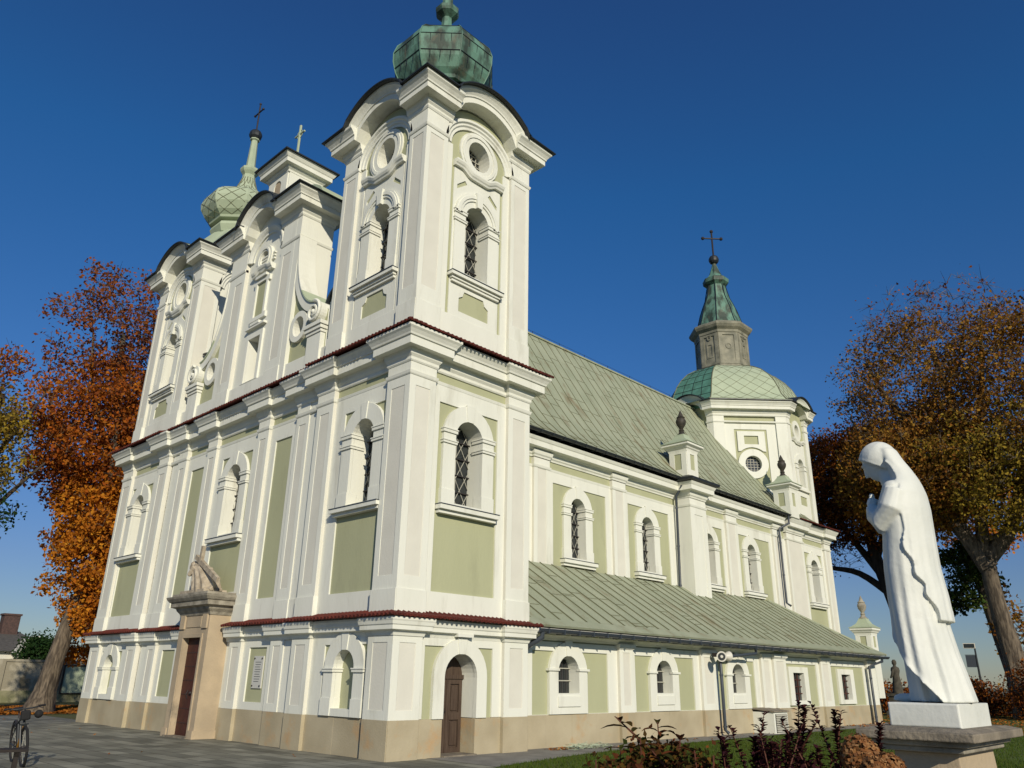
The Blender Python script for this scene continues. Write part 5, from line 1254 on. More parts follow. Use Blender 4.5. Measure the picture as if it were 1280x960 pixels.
# ================================================================== COURTYARD WALL, HOUSE, DISTANT THINGS
M['oldwall'] = mat('peeling_wall_plaster', (.36, .33, .25), .95, (.27, .245, .18), 1.1, ramp=(.47, .53), bump=.5, bscale=9, c3=(.20, .17, .11), s3=.7, r3=(.56, .62))
M['oldwall2'] = mat('mossy_wall_base', (.30, .28, .18), .95, (.17, .17, .09), 2.0, bump=.6, bscale=7)
M['slate'] = mat('grey_roof_sheeting', (.10, .095, .085), .8, (.065, .06, .055), 4, stretch=(1, 1, 6), bump=.3)
wallr = empty('courtyard_wall', (8, 38.6, 0), 'old peeling plaster courtyard wall behind the maple', 'wall')
Fw = Fr((-14, 0), (1, 0), (0, -1))   # local to the empty
b = MB(); b.box(Fw, 0, 30, .62, 2.15, -.35, 0, 'oldwall'); b.box(Fw, 0, 30, 2.15, 2.28, -.42, .06, 'oldwall'); b.build('wall', wallr)
b = MB(); b.box(Fw, 0, 30, -.2, .62, -.35, .12, 'oldwall2'); b.build('wall_base', wallr)
for s in (6.2, 8.6, 11.4, 14.2, 17.0): b = MB(); b.box(Fw, s, s+.4, .62, 2.2, -.1, .09, 'oldwall'); b.build('pier', wallr)
gr = empty('garden_gate', (1.9+4.9, 38.45, 0), 'pale green sheet metal gate leaf set in the courtyard wall', 'gate')
Fg = Fr((-.7, 0), (1, 0), (0, -1)); b = MB(); b.box(Fg, 0, 1.3, .5, 1.95, .0, .05, 'scale'); b.build('leaf', gr)
b = MB(); b.plate(Fg, rect(-.08, 1.38, .45, 2.03), [rect(0, 1.3, .5, 1.95)], 0, .09, 'darkbark'); b.build('frame', gr)
hs = empty('gabled_house', (7.9, 60, 0), 'low house with a grey roof, brick chimney and small pale gable', 'house')
b = MB(); Fh = Fr((-12, 0), (1, 0), (0, -1)); b.box(Fh, 0, 16, 0, 3.1, -8, 0, 'whitemetal'); b.build('wall', hs)
b = MB(); b.solid([[(-12.5, -.5, 3.1), (4.5, -.5, 3.1), (4.5, 8.5, 3.1), (-12.5, 8.5, 3.1)], [(-10, 3.8, 5.2), (1.2, 3.8, 5.2), (1.2, 4.2, 5.2), (-10, 4.2, 5.2)]], 'slate'); rf = b.build('roof', hs)
M['brick'] = mat('dark_brick', (.10, .06, .05), .9, (.06, .04, .035), 8)
for k, xx in enumerate((1.15, -1.2)):
    b = MB(); Fc = Fr((xx, 2.8), (1, 0), (0, -1)); b.box(Fc, -.6, .6, 4.0, 5.95, -.5, .5, 'brick'); b.box(Fc, -.68, .68, 5.95, 6.1, -.58, .58, 'brick'); b.build('chimney', rf)
b = MB(); Fp = Fr((1.0, -1.6), (.72, 0), (0, -1)); b.plate(Fp, [(0, 3.0), (2.5, 3.0), (1.25, 4.2)], [], -3, 0, 'green'); b.box(Fp, .15, 2.35, 0, 3.0, -2, -.1, 'whitemetal')
b.solid([[Fp.p(-.12, 3.0, e), Fp.p(1.25, 4.32, e), Fp.p(2.62, 3.0, e), Fp.p(2.38, 3.0, e), Fp.p(1.25, 4.12, e), Fp.p(.12, 3.0, e)] for e in (.12, -3)], 'whitemetal')
b.box(Fp, -.1, 2.6, 2.85, 3.0, -.1, .12, 'whitemetal'); b.build('gable', hs)
b = MB(); b.box(Fp, .8, 1.6, 1.2, 2.5, -.12, -.07, 'glass'); b.build('window', hs)
rr = random.Random(9)
for k in range(16):
    d = rr.uniform(700, 1500); a = R(rr.uniform(8.5, 16.5)); x, y = CX+d*math.cos(a), CY+d*math.sin(a)
    o = empty('distant_house', (x, y, -38), 'tiny pale house far off on the plain right of the church', 'house', 'houses scattered on the far plain')
    F = Fr((-7, -5), (1, 0), (0, -1)); b = MB(); b.box(F, 0, rr.uniform(10, 22), 0, rr.uniform(5, 10), -9, 0, 'whitemetal'); b.build('wall', o)
    b = MB(); b.solid([[(-8, -6, 6), (12, -6, 6), (12, 5, 6), (-8, 5, 6)], [(-8, -.6, 10), (12, -.6, 10), (12, -.4, 10), (-8, -.4, 10)]], 'tile'); b.build('roof', o)
# flood light mast
lp = empty('floodlight_mast', (58.6, 3.55, 0), 'thin dark mast with a floodlight and a small banner far right', 'lamp')
b = MB(); b.tube([(0, 0, -.2), (0, 0, 4.5)], [.10, .06], 'black', 8); b.build('pole', lp)
b = MB(); F = Fr((0, 0), (.26, -.96), (-.96, -.26)); b.box(F, -.75, .06, 4.35, 4.72, -.15, .2, 'whitemetal'); b.box(F, -.7, 0, 4.39, 4.68, .2, .22, 'glass'); b.build('lamp_head', lp)
b = MB(); b.box(F, -.72, -.02, 3.0, 3.85, -.02, .02, 'gutter'); b.box(F, -.75, 0, 3.86, 3.9, -.02, .02, 'black'); b.build('banner', lp)
# weathered monument beyond the aisle
M['shaded_stone'] = mat('shaded_weathered_stone', (.09, .08, .06), .9, (.05, .045, .035), 4, bump=.4)  # weathered stone with the trees' shade painted in as a darker base colour
mo = empty('old_monument', (39.6, 3.15, 0), 'small weathered stone figure on a tall pedestal beyond the aisle', 'monument')
b = MB(); Fm = Fr((-.5, -.5), (1, 0), (0, -1)); b.box(Fm, -.1, 1.1, -.2, .25, -1.1, .1, 'shaded_stone'); b.box(Fm, .08, .92, .25, 1.05, -.92, -.08, 'shaded_stone'); b.box(Fm, 0, 1, 1.05, 1.2, -1, 0, 'shaded_stone'); b.build('pedestal', mo)
b = MB(); b.lathe((0, 0), [(.30, 1.2), (.27, 1.5), (.22, 1.9), (.19, 2.2), (.25, 2.45), (.22, 2.6), (.09, 2.68), (.08, 2.74), (.13, 2.82), (.13, 2.95), (.06, 3.05)], 'shaded_stone', 12); b.tube([(.2, .05, 2.5), (.3, .15, 2.25), (.1, .28, 2.2)], [.08, .07, .05], 'shaded_stone', 6); b.tube([(-.2, .05, 2.5), (-.32, .1, 2.2), (-.15, .25, 2.05)], [.08, .07, .05], 'shaded_stone', 6); fg = b.build('figure', mo); shade_auto(fg, 70)

# ================================================================== THINGS ON AND BY THE CHURCH
# marble plaque
pl = empty('wall_plaque', FW.p(5.95, 1.72, -RE-.14), 'pale marble plaque with four bolts on the green panel right of the portal', 'plaque')
Fp = Fr((0, 0), (0, 1), (-1, 0)); b = MB(); b.box(Fp, -.24, .24, -.40, .40, .0, .035, 'plaque'); b.build('slab', pl)
for a, z in ((-.19, -.34), (.19, -.34), (-.19, .34), (.19, .34)): b = MB(); b.ball(Fp.p(a, z, .045), .022, 'iron', 8); b.build('bolt', pl)
b = MB()
for k in range(9): zz = .24-k*.06; b.box(Fp, -.15+.02*(k % 3), .15-.015*(k % 2), zz, zz+.014, .034, .037, 'gutter')
b.build('inscription', pl)
# loudspeakers
def horn(loc, direction, label):
    o = empty('loudspeaker', loc, label, 'loudspeaker', 'horn loudspeakers under the aisle eaves')
    d = Vector(direction).normalized(); b = MB()
    b.tube([(0, 0, 0), d*.12, d*.20, d*.30, d*.38], [.05, .055, .09, .15, .165], 'whitemetal', 18, caps=True); h = b.build('horn', o); shade_auto(h, 50)
    b = MB(); b.tube([d*.375, d*.395], [.12, .12], 'black', 18); b.tube([d*.39, d*.41], [.05, .045], 'whitemetal', 12); b.build('mouth', o)
    b = MB(); b.tube([(0, 0, 0), -d*.12], [.06, .055], 'whitemetal', 12); b.box(Fr((0, 0), (1, 0), (0, -1)), -.02, .02, -.02, .10, -.28, 0, 'iron'); b.build('driver', o)
horn((13.62, -.16, 2.46), (-.80, -.6, -.05), 'left horn loudspeaker facing the viewer on the pilaster')
horn((13.75, -.12, 2.47), (.97, -.25, 0), 'right horn loudspeaker turned away beside the downpipe')
# vent housing against the aisle
vh = empty('vent_housing', (16.9, .1, 0), 'low white masonry vent housing with a louvred end against the aisle', 'vent')
b = MB(); Fv = Fr((-.42, 0), (1, 0), (0, -1)); b.box(Fv, 0, 1.05, -.1, .70, -.3, .55, 'white'); b.build('housing', vh)
b = MB(); b.solid([[(-.47, -.6, .70), (.68, -.6, .70), (.68, .25, .78), (-.47, .25, .78)], [(-.47, -.6, .745), (.68, -.6, .745), (.68, .25, .825), (-.47, .25, .825)]], 'slab'); b.build('lid', vh)
b = MB(); b.box(Fv, .10, .98, .04, .64, .55, .56, 'black')
for k in range(8): zz = .07+k*.073; b.solid([[Fv.p(s, zz, .56), Fv.p(s, zz+.05, .56), Fv.p(s, zz+.015, .60), Fv.p(s, zz-.01, .60)] for s in (.12, .96)], 'lead')
b.build('louvre', vh)
# stone figure bearing a cross above the portal
cf = empty('portal_statue', (-.30, 8.62, 3.84), 'weathered stone figure in a pleated robe bowed under a cross above the portal', 'statue')
def limb_mesh(name, parts, mat_, par, voxel, smooth=4, extra=None):
    b = MB()
    for p in parts: p(b)
    o = b.build(name, par); 
    r = o.modifiers.new('r', 'REMESH'); r.mode = 'VOXEL'; r.voxel_size = voxel; r.use_smooth_shade = True
    if smooth: s = o.modifiers.new('s', 'SMOOTH'); s.factor = .5; s.iterations = smooth
    return o
def ellr(c, rx, ry, rz, m, n=20, k=12, rot=None, ex=None):
    def f(b):
        rings = []
        for i in range(k+1):
            t = math.pi*i/k; rr_ = max(.02, math.sin(t)); ring = []
            for j in range(n):
                a = 2*math.pi*j/n; p = Vector((rx*rr_*math.cos(a), ry*rr_*math.sin(a), -rz*math.cos(t)))
                if rot: p = rot @ p
                ring.append(p+Vector(c))
            rings.append(ring)
        b.solid(rings, m)
    return f
def folded(rows, m, nf=9, amp=.035, n=48, ph=0):
    """rows: (z, yfront, yback, halfwidth, fold amplitude factor)"""
    def f(b):
        rings = []
        for z, yf, yb, hw, fa in rows:
            cy, ry = (yf+yb)/2, abs(yf-yb)/2; ring = []
            for j in range(n):
                a = 2*math.pi*j/n; k = 1+amp*fa*(math.sin(nf*a+ph+z*1.3)+.5*math.sin((2*nf-3)*a+z*2))
                ring.append(Vector((hw*math.cos(a)*k, cy+ry*math.sin(a)*k, z)))
            rings.append(ring)
        b.solid(rings, m)
    return f
# kneeling robe leaning forward (towards +Y), facing +Y
rows = [(0, .42, -.62, .34, 1.5), (.15, .40, -.66, .36, 1.6), (.35, .42, -.50, .34, 1.6), (.55, .50, -.28, .31, 1.4), (.72, .62, -.05, .27, 1), (.84, .68, .2, .20, .5), (.92, .68, .34, .12, 0)]
limb_mesh('figure', [folded(rows, 'oldstatue', 10, .06), ellr((-.04, .82, .80), .115, .13, .16, 'oldstatue', rot=Matrix.Rotation(R(-35), 3, 'X')),
    ellr((-.04, .76, .90), .13, .12, .10, 'oldstatue'), lambda b: b.tube([(-.24, .30, .78), (-.30, .46, .55), (-.16, .62, .62)], [.09, .075, .05], 'oldstatue', 8),
    lambda b: b.tube([(.24, .30, .78), (.30, .46, .55), (.16, .62, .62)], [.09, .075, .05], 'oldstatue', 8), lambda b: b.tube([(-.13, -.5, .1), (-.14, -.75, .08)], [.07, .06], 'oldstatue', 8), lambda b: b.tube([(.13, -.5, .1), (.14, -.75, .08)], [.07, .06], 'oldstatue', 8),
    lambda b: b.tube([(-.05, .93, .82), (-.04, .96, .74)], [.03, .02], 'oldstatue', 6), lambda b: b.tube([(-.04, .86, .68), (-.04, .82, .56)], [.06, .02], 'oldstatue', 8)], 'oldstatue', cf, .022, 2)
b = MB()
def beam(p, q, w, h, m='oldstatue'):
    p, q = Vector(p), Vector(q); t = (q-p).normalized(); x = Vector((1, 0, 0)); x = (x-t*x.dot(t)).normalized(); y = t.cross(x)
    b.solid([[p+x*w*sx+y*h*sy for sx, sy in ((-1, -1), (1, -1), (1, 1), (-1, 1))], [q+x*w*sx+y*h*sy for sx, sy in ((-1, -1), (1, -1), (1, 1), (-1, 1))]], m)
beam((-.22, -1.22, .28), (-.12, .55, 1.10), .05, .07); beam((-.19, .04, 1.36), (-.12, .24, .72), .05, .06); b.build('cross', cf)
b = MB(); b.box(Fr((-.35, -.7), (0, 1), (-1, 0)), 0, 1.5, -.02, .08, -.7, 0, 'oldstatue'); b.build('base', cf)

# ================================================================== WHITE STATUE ON A PEDESTAL
SX, SY0 = -4.95, -12.26
st = empty('madonna_statue', (SX, SY0, 1.40), 'life size white statue of a veiled woman with bowed head', 'statue')
K = 1.045
def sy(y): return (CY+(y-CY)*K)-SY0
def sz(z): return (1.65+(z-1.65)*K)-1.40
q = lambda y, z: (sy(y), sz(z))
def row(z, yf, yb, hw, fa): return (sz(z), sy(yf), sy(yb), hw, fa)
m_ = 'statue'
tunic = [row(1.555, -12.17, -12.46, .20, 1.4), row(1.7, -12.165, -12.45, .19, 1.5), row(1.9, -12.16, -12.44, .19, 1.3), row(2.1, -12.15, -12.43, .20, 1.0), row(2.35, -12.15, -12.42, .20, .8), row(2.55, -12.16, -12.42, .19, .6), row(2.7, -12.14, -12.41, .21, .4), row(2.85, -12.15, -12.41, .22, .2), row(2.96, -12.19, -12.40, .17, 0), row(3.03, -12.22, -12.36, .08, 0), row(3.08, -12.22, -12.33, .06, 0)]
# outer mantle: shell, open in front below the knees
def mantle(b):
    zs = [1.552+.03*i for i in range(48)]; n = 56
    def prof(z):
        T_ = [(1.55, -12.12, -12.535, .33), (1.68, -12.125, -12.51, .31), (1.85, -12.125, -12.475, .29), (2.05, -12.125, -12.445, .275), (2.2, -12.12, -12.445, .265), (2.4, -12.125, -12.44, .26), (2.6, -12.15, -12.445, .26), (2.8, -12.18, -12.445, .26), (2.92, -12.22, -12.43, .235), (2.99, -12.25, -12.405, .17)]
        for (a, *A), (c, *C_) in zip(T_, T_[1:]):
            if z <= c: t = (z-a)/(c-a); return [x+(y-x)*t for x, y in zip(A, C_)]
        return T_[-1][1:]
    rings = []
    for z in zs:
        yf, yb, hw = prof(z); cy = (sy(yf)+sy(yb))/2; ry = (sy(yf)-sy(yb))/2
        t = max(0, min(1, (2.12-z)/.56)); e = R(4+116*t**1.1)            # half opening angle measured from the front
        if z > 2.3: e = R(4+34*min(1, (z-2.3)/.4))
        out = []; inn = []
        for j in range(n+1):
            a = math.pi/2+e+(2*math.pi-2*e)*j/n
            lowf = max(0, min(1, (2.75-z)/.9))
            k = 1+.030*lowf*(math.sin(11*a+z*1.1)+.6*math.sin(19*a-z*2.0))+.022*math.sin(5*a+z*3)*lowf
            edge = min(j, n-j)/n; k += .05*math.exp(-(edge/.03)**2)*lowf
            out.append(Vector((hw*math.cos(a)*k, cy+ry*math.sin(a)*k, sz(z))))
            inn.append(Vector(((hw-.030)*math.cos(a)*k, cy+(ry-.030)*math.sin(a)*k, sz(z))))
        rings.append(out+list(reversed(inn)))
    b.solid(rings, m_)
# veil over the back: shell with a wavy hem down both sides
def veil(b):
    zs = [2.04+.025*i for i in range(45)]; n = 40; rings = []
    for i, z in enumerate(zs):
        T_ = [(2.0, -12.16, -12.485, .285), (2.2, -12.15, -12.475, .283), (2.4, -12.15, -12.455, .28), (2.55, -12.16, -12.455, .275), (2.8, -12.19, -12.457, .272), (2.9, -12.215, -12.45, .25), (2.97, -12.225, -12.435, .20), (3.03, -12.22, -12.415, .15), (3.10, -12.19, -12.375, .13), (3.2, -12.1, -12.315, .12)]
        for (a, *A), (c, *C_) in zip(T_, T_[1:]):
            if z <= c: t = (z-a)/(c-a); yf, yb, hw = [x+(y-x)*t for x, y in zip(A, C_)]; break
        cy = (sy(yf)+sy(yb))/2; ry = (sy(yf)-sy(yb))/2
        e = R((106 if z > 2.5 else 106+(2.5-z)*95) if z < 2.96 else 94)
        e += R(5)*math.sin(z*34+1.2*math.sin(z*11))*max(0, min(1, (2.72-z)/.12))
        out = []; inn = []
        for j in range(n+1):
            a = math.pi/2+e+(2*math.pi-2*e)*j/n
            k = 1+.016*(math.sin(13*a+z)+.6*math.sin(23*a-z*3))*max(0, min(1, (2.95-z)/.5)); edge = min(j, n-j)/n; k += .018*math.exp(-(edge/.04)**2)
            out.append(Vector((hw*math.cos(a)*k, cy+ry*math.sin(a)*k, sz(z)))); inn.append(Vector(((hw-.028)*math.cos(a)*k, cy+(ry-.028)*math.sin(a)*k, sz(z))))
        rings.append(out+list(reversed(inn)))
    b.solid(rings, m_)
hc_ = Vector((0, sy(-12.165), sz(3.165))); HR = Matrix.Rotation(R(-38), 3, 'X')       # head bowed towards +Y
def hl(x, y, z): return tuple(hc_+HR @ Vector((x, y, z)))
HC = Vector((0, sy(-12.183), sz(3.185))); HH = Matrix.Rotation(R(-62), 3, 'X')
def hp(ph, a, r_, k=1.0):
    return HC+HH @ Vector((.122*math.sin(ph)*math.cos(a)*r_, .138*math.cos(ph)*r_, .138*math.sin(ph)*math.sin(a)*r_*k))
def hood(b):   # cloth shell over the skull, opening forwards and down
    rings = []; inn = []; n = 28
    for i in range(17):
        ph = R(70)+(math.pi-R(70.5))*i/16
        rings.append([hp(ph, 2*math.pi*j/n, 1.0+.012*math.sin(9*(2*math.pi*j/n))) for j in range(n)]); inn.append([hp(ph, 2*math.pi*j/n, .86) for j in range(n)])
    b.solid(rings+list(reversed(inn)), m_)
def hood_rim(b): b.tube([hp(R(69), 2*math.pi*j/28, .97) for j in range(29)], .009, m_, 8)
def drape(b):
    rings = []
    for z, yf, yb, hw in ((3.24, -12.20, -12.31, .10), (3.16, -12.215, -12.345, .118), (3.08, -12.25, -12.39, .125), (3.0, -12.27, -12.425, .16), (2.92, -12.27, -12.445, .215), (2.8, -12.28, -12.45, .24)):
        cy = (sy(yf)+sy(yb))/2; ry = (sy(yf)-sy(yb))/2; rings.append([Vector((hw*math.cos(2*math.pi*j/28), cy+ry*math.sin(2*math.pi*j/28), sz(z))) for j in range(28)])
    b.solid(rings, m_)
parts = [folded(tunic, m_, 9, .045), mantle, veil, hood, hood_rim, drape,
    ellr(hc_, .080, .100, .118, m_), ellr(hl(0, .055, -.055), .052, .052, .062, m_), ellr(hl(0, .078, -.098), .024, .022, .020, m_),
    lambda b: b.tube([hl(0, .092, .030), hl(0, .106, .005), hl(0, .124, -.028), hl(0, .100, -.040)], [.010, .013, .017, .012], m_, 8),
    ellr(hl(0, .100, -.062), .024, .010, .006, m_), ellr(hl(0, .096, -.075), .020, .011, .006, m_),
    ellr(hl(-.034, .080, .010), .018, .012, .009, m_), ellr(hl(.034, .080, .010), .018, .012, .009, m_),
    lambda b: b.tube([hl(-.06, .078, .034), hl(-.03, .094, .040), hl(0, .092, .034), hl(.03, .094, .040), hl(.06, .078, .034)], .008, m_, 6),
    lambda b: b.tube([(0, sy(-12.27), sz(2.93)), (0, sy(-12.22), sz(3.06)), (0, sy(-12.19), sz(3.12))], [.075, .058, .055], m_, 12)]
for s in (-1, 1):
    parts += [lambda b, s=s: b.tube([(s*.20, sy(-12.32), sz(2.90)), (s*.245, sy(-12.29), sz(2.78)), (s*.22, sy(-12.22), sz(2.70)), (s*.12, sy(-12.14), sz(2.76)), (s*.06, sy(-12.105), sz(2.83))], [.075, .085, .085, .062, .040], m_, 12),
              lambda b, s=s: b.tube([(s*.15, sy(-12.15), sz(2.78)), (s*.16, sy(-12.16), sz(2.70)), (s*.15, sy(-12.17), sz(2.63))], [.055, .04, .014], m_, 10),
              ellr((s*.14, sy(-12.30), sz(2.93)), .10, .08, .06, m_)]
    # foot with toes
    parts += [ellr((s*.075, sy(-12.150), .17), .038, .085, .030, m_)]
    for t in range(5): parts += [ellr((s*(.045+.015*t), sy(-12.150)+.088-.008*t, .157), .008, .018, .009, m_, 8, 6)]
limb_mesh('figure', parts, m_, st, .0085, 2)
# hands crossed on the breast
hb = MB()
for s in (-1, 1):
    w0 = Vector((s*.075, sy(-12.112), sz(2.83))); pdir = Vector((-s*.62, .12, .78)).normalized(); n_ = Vector((0, 1, .1)).normalized(); side = pdir.cross(n_)
    ctr = w0+pdir*.05
    hb.tube([w0-pdir*.02, w0, w0+pdir*.045, w0+pdir*.085], [.026, .028, .036, .030], m_, 10)
    for k in range(4):
        b0 = w0+pdir*.075+side*(k-1.5)*.017+n_*.008*s; L = (.062, .072, .068, .052)[k]
        hb.tube([b0, b0+pdir*L*.5+n_*.008, b0+pdir*L-n_*.006], [.0095, .009, .006], m_, 8)
    b0 = w0+pdir*.02-side*.028*s; hb.tube([b0, b0+pdir*.035-side*.012*s, b0+pdir*.062-side*.006*s], [.012, .010, .007], m_, 8)
ho = hb.build('hands', st); rm = ho.modifiers.new('r', 'REMESH'); rm.mode = 'VOXEL'; rm.voxel_size = .0045; rm.use_smooth_shade = True
b = MB(); b.box(Fr((-.33, -.19), (1, 0), (0, -1)), 0, .68, .0, .145, -.43, 0, m_); bo = b.build('plinth', st); bv = bo.modifiers.new('b', 'BEVEL'); bv.width = .012; bv.segments = 3
pd = empty('statue_pedestal', (SX, SY0, 0), 'weathered sandstone pedestal with a broad top slab under the white statue', 'pedestal')
def slabbox(hx, hy, z0, z1, m, name, oy=.03, ox=0, hx1=None, hy1=None):
    b = MB(); hx1 = hx1 or hx; hy1 = hy1 or hy
    b.solid([[(ox+sx*hx, oy+sy_*hy, z0) for sx, sy_ in ((-1, -1), (1, -1), (1, 1), (-1, 1))], [(ox+sx*hx1, oy+sy_*hy1, z1) for sx, sy_ in ((-1, -1), (1, -1), (1, 1), (-1, 1))]], m)
    o = b.build(name, pd); bv = o.modifiers.new('b', 'BEVEL'); bv.width = .008; bv.segments = 2; return o
slabbox(.58, .345, 1.335, 1.385, 'slab', 'top_slab'); slabbox(.575, .34, 1.385, 1.402, 'slab', 'slab_top', hx1=.50, hy1=.27)
slabbox(.50, .28, 1.30, 1.335, 'grey_stone', 'moulding'); slabbox(.46, .245, 1.265, 1.30, 'grey_stone', 'moulding'); slabbox(.40, .21, .78, 1.265, 'sand', 'die', hx1=.38, hy1=.19)
slabbox(.50, .30, .70, .78, 'grey_stone', 'moulding', hx1=.44, hy1=.24); slabbox(.55, .34, .30, .70, 'sand', 'base'); slabbox(.75, .55, -.1, .30, 'grey_stone', 'step')

# ================================================================== BICYCLE AND BENCH
def bicycle():
    o = empty('bicycle', (-5.75, 3.3, 0), 'dark bicycle with an orange down tube parked behind the bench', 'bicycle'); o.rotation_euler = (0, R(-7), R(-7))
    # local: front wheel at origin, rear wheel at +Y 1.06, heading -Y
    r = .34
    def wheel(y, name):
        b = MB(); P = [(0, y+r*math.cos(2*math.pi*k/32), r+.01+r*math.sin(2*math.pi*k/32)) for k in range(33)]; b.tube(P, .026, 'rubber', 8); w_ = b.build(name, o)
        b = MB(); P = [(0, y+(r-.035)*math.cos(2*math.pi*k/32), r+.01+(r-.035)*math.sin(2*math.pi*k/32)) for k in range(33)]; b.tube(P, .012, 'iron', 5); b.build('rim', w_)
        b = MB()
        for k in range(18): a = 2*math.pi*k/18; b.tube([((-1)**k*.03, y, r+.01), (0, y+(r-.04)*math.cos(a), r+.01+(r-.04)*math.sin(a))], .0022, 'lead', 3)
        b.tube([(-.05, y, r+.01), (.05, y, r+.01)], .02, 'iron', 8); b.build('spokes', w_)
    wheel(0, 'front_wheel'); wheel(1.06, 'rear_wheel')
    hd, hb_, bb, stp = (0, .20, .88), (0, .15, .70), (0, .62, .30), (0, .78, .80)
    b = MB(); b.tube([hd, (0, .75, .74)], .017, 'black', 8); b.tube([bb, stp], .017, 'black', 8); b.tube([hd, hb_], .022, 'black', 8)
    for s in (-1, 1): b.tube([(s*.02, .62, .30), (s*.06, 1.06, .35)], .010, 'black', 6); b.tube([(s*.02, .77, .72), (s*.06, 1.06, .35)], .009, 'black', 6)
    b.build('frame', o)
    M['orange'] = mat('orange_paint', (.30, .15, .02), .4)
    b = MB(); b.tube([hb_, bb], .026, 'orange', 8); b.build('down_tube', o)
    b = MB()
    for s in (-1, 1): b.tube([(s*.06, .14, .72), (s*.062, .0, .35)], .016, 'black', 6)
    b.tube([(-.07, .14, .72), (.07, .14, .72)], .02, 'black', 6); b.build('fork', o)
    b = MB(); b.tube([(0, .20, .88), (0, .17, .98)], .016, 'black', 8); b.tube([(-.33, .24, 1.02), (-.12, .16, 1.0), (.12, .16, 1.0), (.33, .24, 1.02)], .013, 'black', 8)
    for s in (-1, 1): b.tube([(s*.22, .2, 1.02), (s*.34, .24, 1.02)], .019, 'rubber', 8); b.tube([(s*.2, .19, 1.01), (s*.28, .10, .98)], .007, 'iron', 5)
    b.build('handlebar', o)
    b = MB(); b.tube([stp, (0, .81, .93)], .013, 'iron', 8); b.solid([[(-.02, .66, .94), (.02, .66, .94), (.02, .66, .97), (-.02, .66, .97)], [(-.08, .93, .94), (.08, .93, .94), (.08, .93, 1.0), (-.08, .93, 1.0)]], 'rubber'); b.build('saddle', o)
    b = MB(); b.lathe((0, .62), [(.09, .0), (.09, .01)], 'iron', 16) if 0 else b.tube([(.05, .62, .30), (.06, .62, .30)], .09, 'iron', 18)
    b.tube([(.06, .62, .30), (.08, .72, .17), (.14, .72, .17)], .010, 'iron', 6); b.tube([(-.06, .62, .30), (-.08, .52, .43), (-.14, .52, .43)], .010, 'iron', 6); b.build('crank', o)
    b = MB(); b.box(Fr((-.08, .10), (1, 0), (0, -1)), 0, .16, .80, .97, -.06, .06, 'rubber'); bg = b.build('handlebar_bag', o); bv = bg.modifiers.new('b', 'BEVEL'); bv.width = .03; bv.segments = 3
    b = MB(); b.ball((.22, .12, .88), .075, 'rubber'); b.build('helmet', o)
    b = MB(); P = [(0, 1.06+.40*math.cos(R(a)), .35+.40*math.sin(R(a))) for a in range(20, 150, 12)]; b.tube(P, .02, 'iron', 5); b.build('mudguard', o)
bicycle()
def bench():
    o = empty('bench', (-6.25, 1.55, 0), 'dark wooden bench end cut by the lower left corner of the view', 'bench'); o.rotation_euler = (0, 0, R(165))
    F = Fr((0, 0), (1, 0), (0, -1))
    for k in range(4): b = MB(); b.box(F, 0, 1.8, .43, .47, -.42+k*.11, -.42+k*.11+.09, 'bench'); b.build('seat_slat', o)
    for s in (.12, 1.6):
        b = MB(); b.box(F, s, s+.07, 0, .42, -.40, -.33, 'bench'); b.box(F, s, s+.07, 0, .42, -.06, .01, 'bench'); b.box(F, s, s+.07, .36, .425, -.40, .01, 'bench'); b.build('leg', o)
bench()

# ================================================================== LITTER, GRASS, FOREGROUND PLANTS
rg = random.Random(4)
def lit(x0, x1, y0, y1, s=.07, zz=.03, dense=None):
    def f(i):
        x, y = rg.uniform(x0, x1), rg.uniform(y0, y1)
        p = Vector((x, y, zz+rg.random()*.03)); u = Vector((rg.uniform(-.5, .5), rg.uniform(-.5, .5), 1)).normalized(); a = rg.random()*6.28
        X = u.orthogonal().normalized(); Y = u.cross(X); d = (X*math.cos(a)+Y*math.sin(a))*s*rg.uniform(.6, 1.2); e = u.cross(d)*.7
        return [[p-d*.5, p-e*.45, p+d*.5, p+e*.45]]
    return f
scatter('fallen_leaves', 16000, lit(-3.5, 6.5, 23.3, 32, .14, .04), L_litter, label='carpet of orange fallen leaves under the maple', cat='leaves')
scatter('fallen_leaves', 12000, lit(24, 50, -14, 5, .12, .02), L_litter, label='brown fallen leaves spread under the right hand trees', cat='leaves')
scatter('fallen_leaves', 70, lit(-9, 1, -1, 20, .09, .02), L_litter, label='few single brown leaves lying on the paving', cat='leaves')
scatter('fallen_leaves', 330, lambda i: lit(5.0, 6.3, -.35, .05, .07, .02)(i) if i < 220 else lit(7, 28, -.65, .1, .07, .02)(i), L_litter, label='small heap of dry leaves on the path at the aisle foot', cat='leaves')
def blade(i):
    while True:
        x, y = rg.uniform(-4, 30)if i % 3 else rg.uniform(-2, 12), rg.uniform(-9.5, -.9)
        # south of the kerb line and inside the lawn
        yy = None
        for (ax_, ay_), (bx_, by_) in zip(pathpts, pathpts[1:]):
            if ax_ <= x <= bx_: yy = ay_+(by_-ay_)*(x-ax_)/(bx_-ax_)
        if x < 1.2: yy = -2.2-(1.2-x)*1.45
        if yy is not None and y < yy+.03: break
    h = rg.uniform(.03, .075); a = rg.random()*6.28; w_ = .006+.004*rg.random(); d = Vector((math.cos(a), math.sin(a), 0)); t = Vector((rg.gauss(0, .02), rg.gauss(0, .02), h)); p = Vector((x, y, .005))
    return [[p-d*w_, p+d*w_, p+t]]
scatter('grass', 90000, blade, L_grass, label='short green lawn along the aisle path', cat='grass')
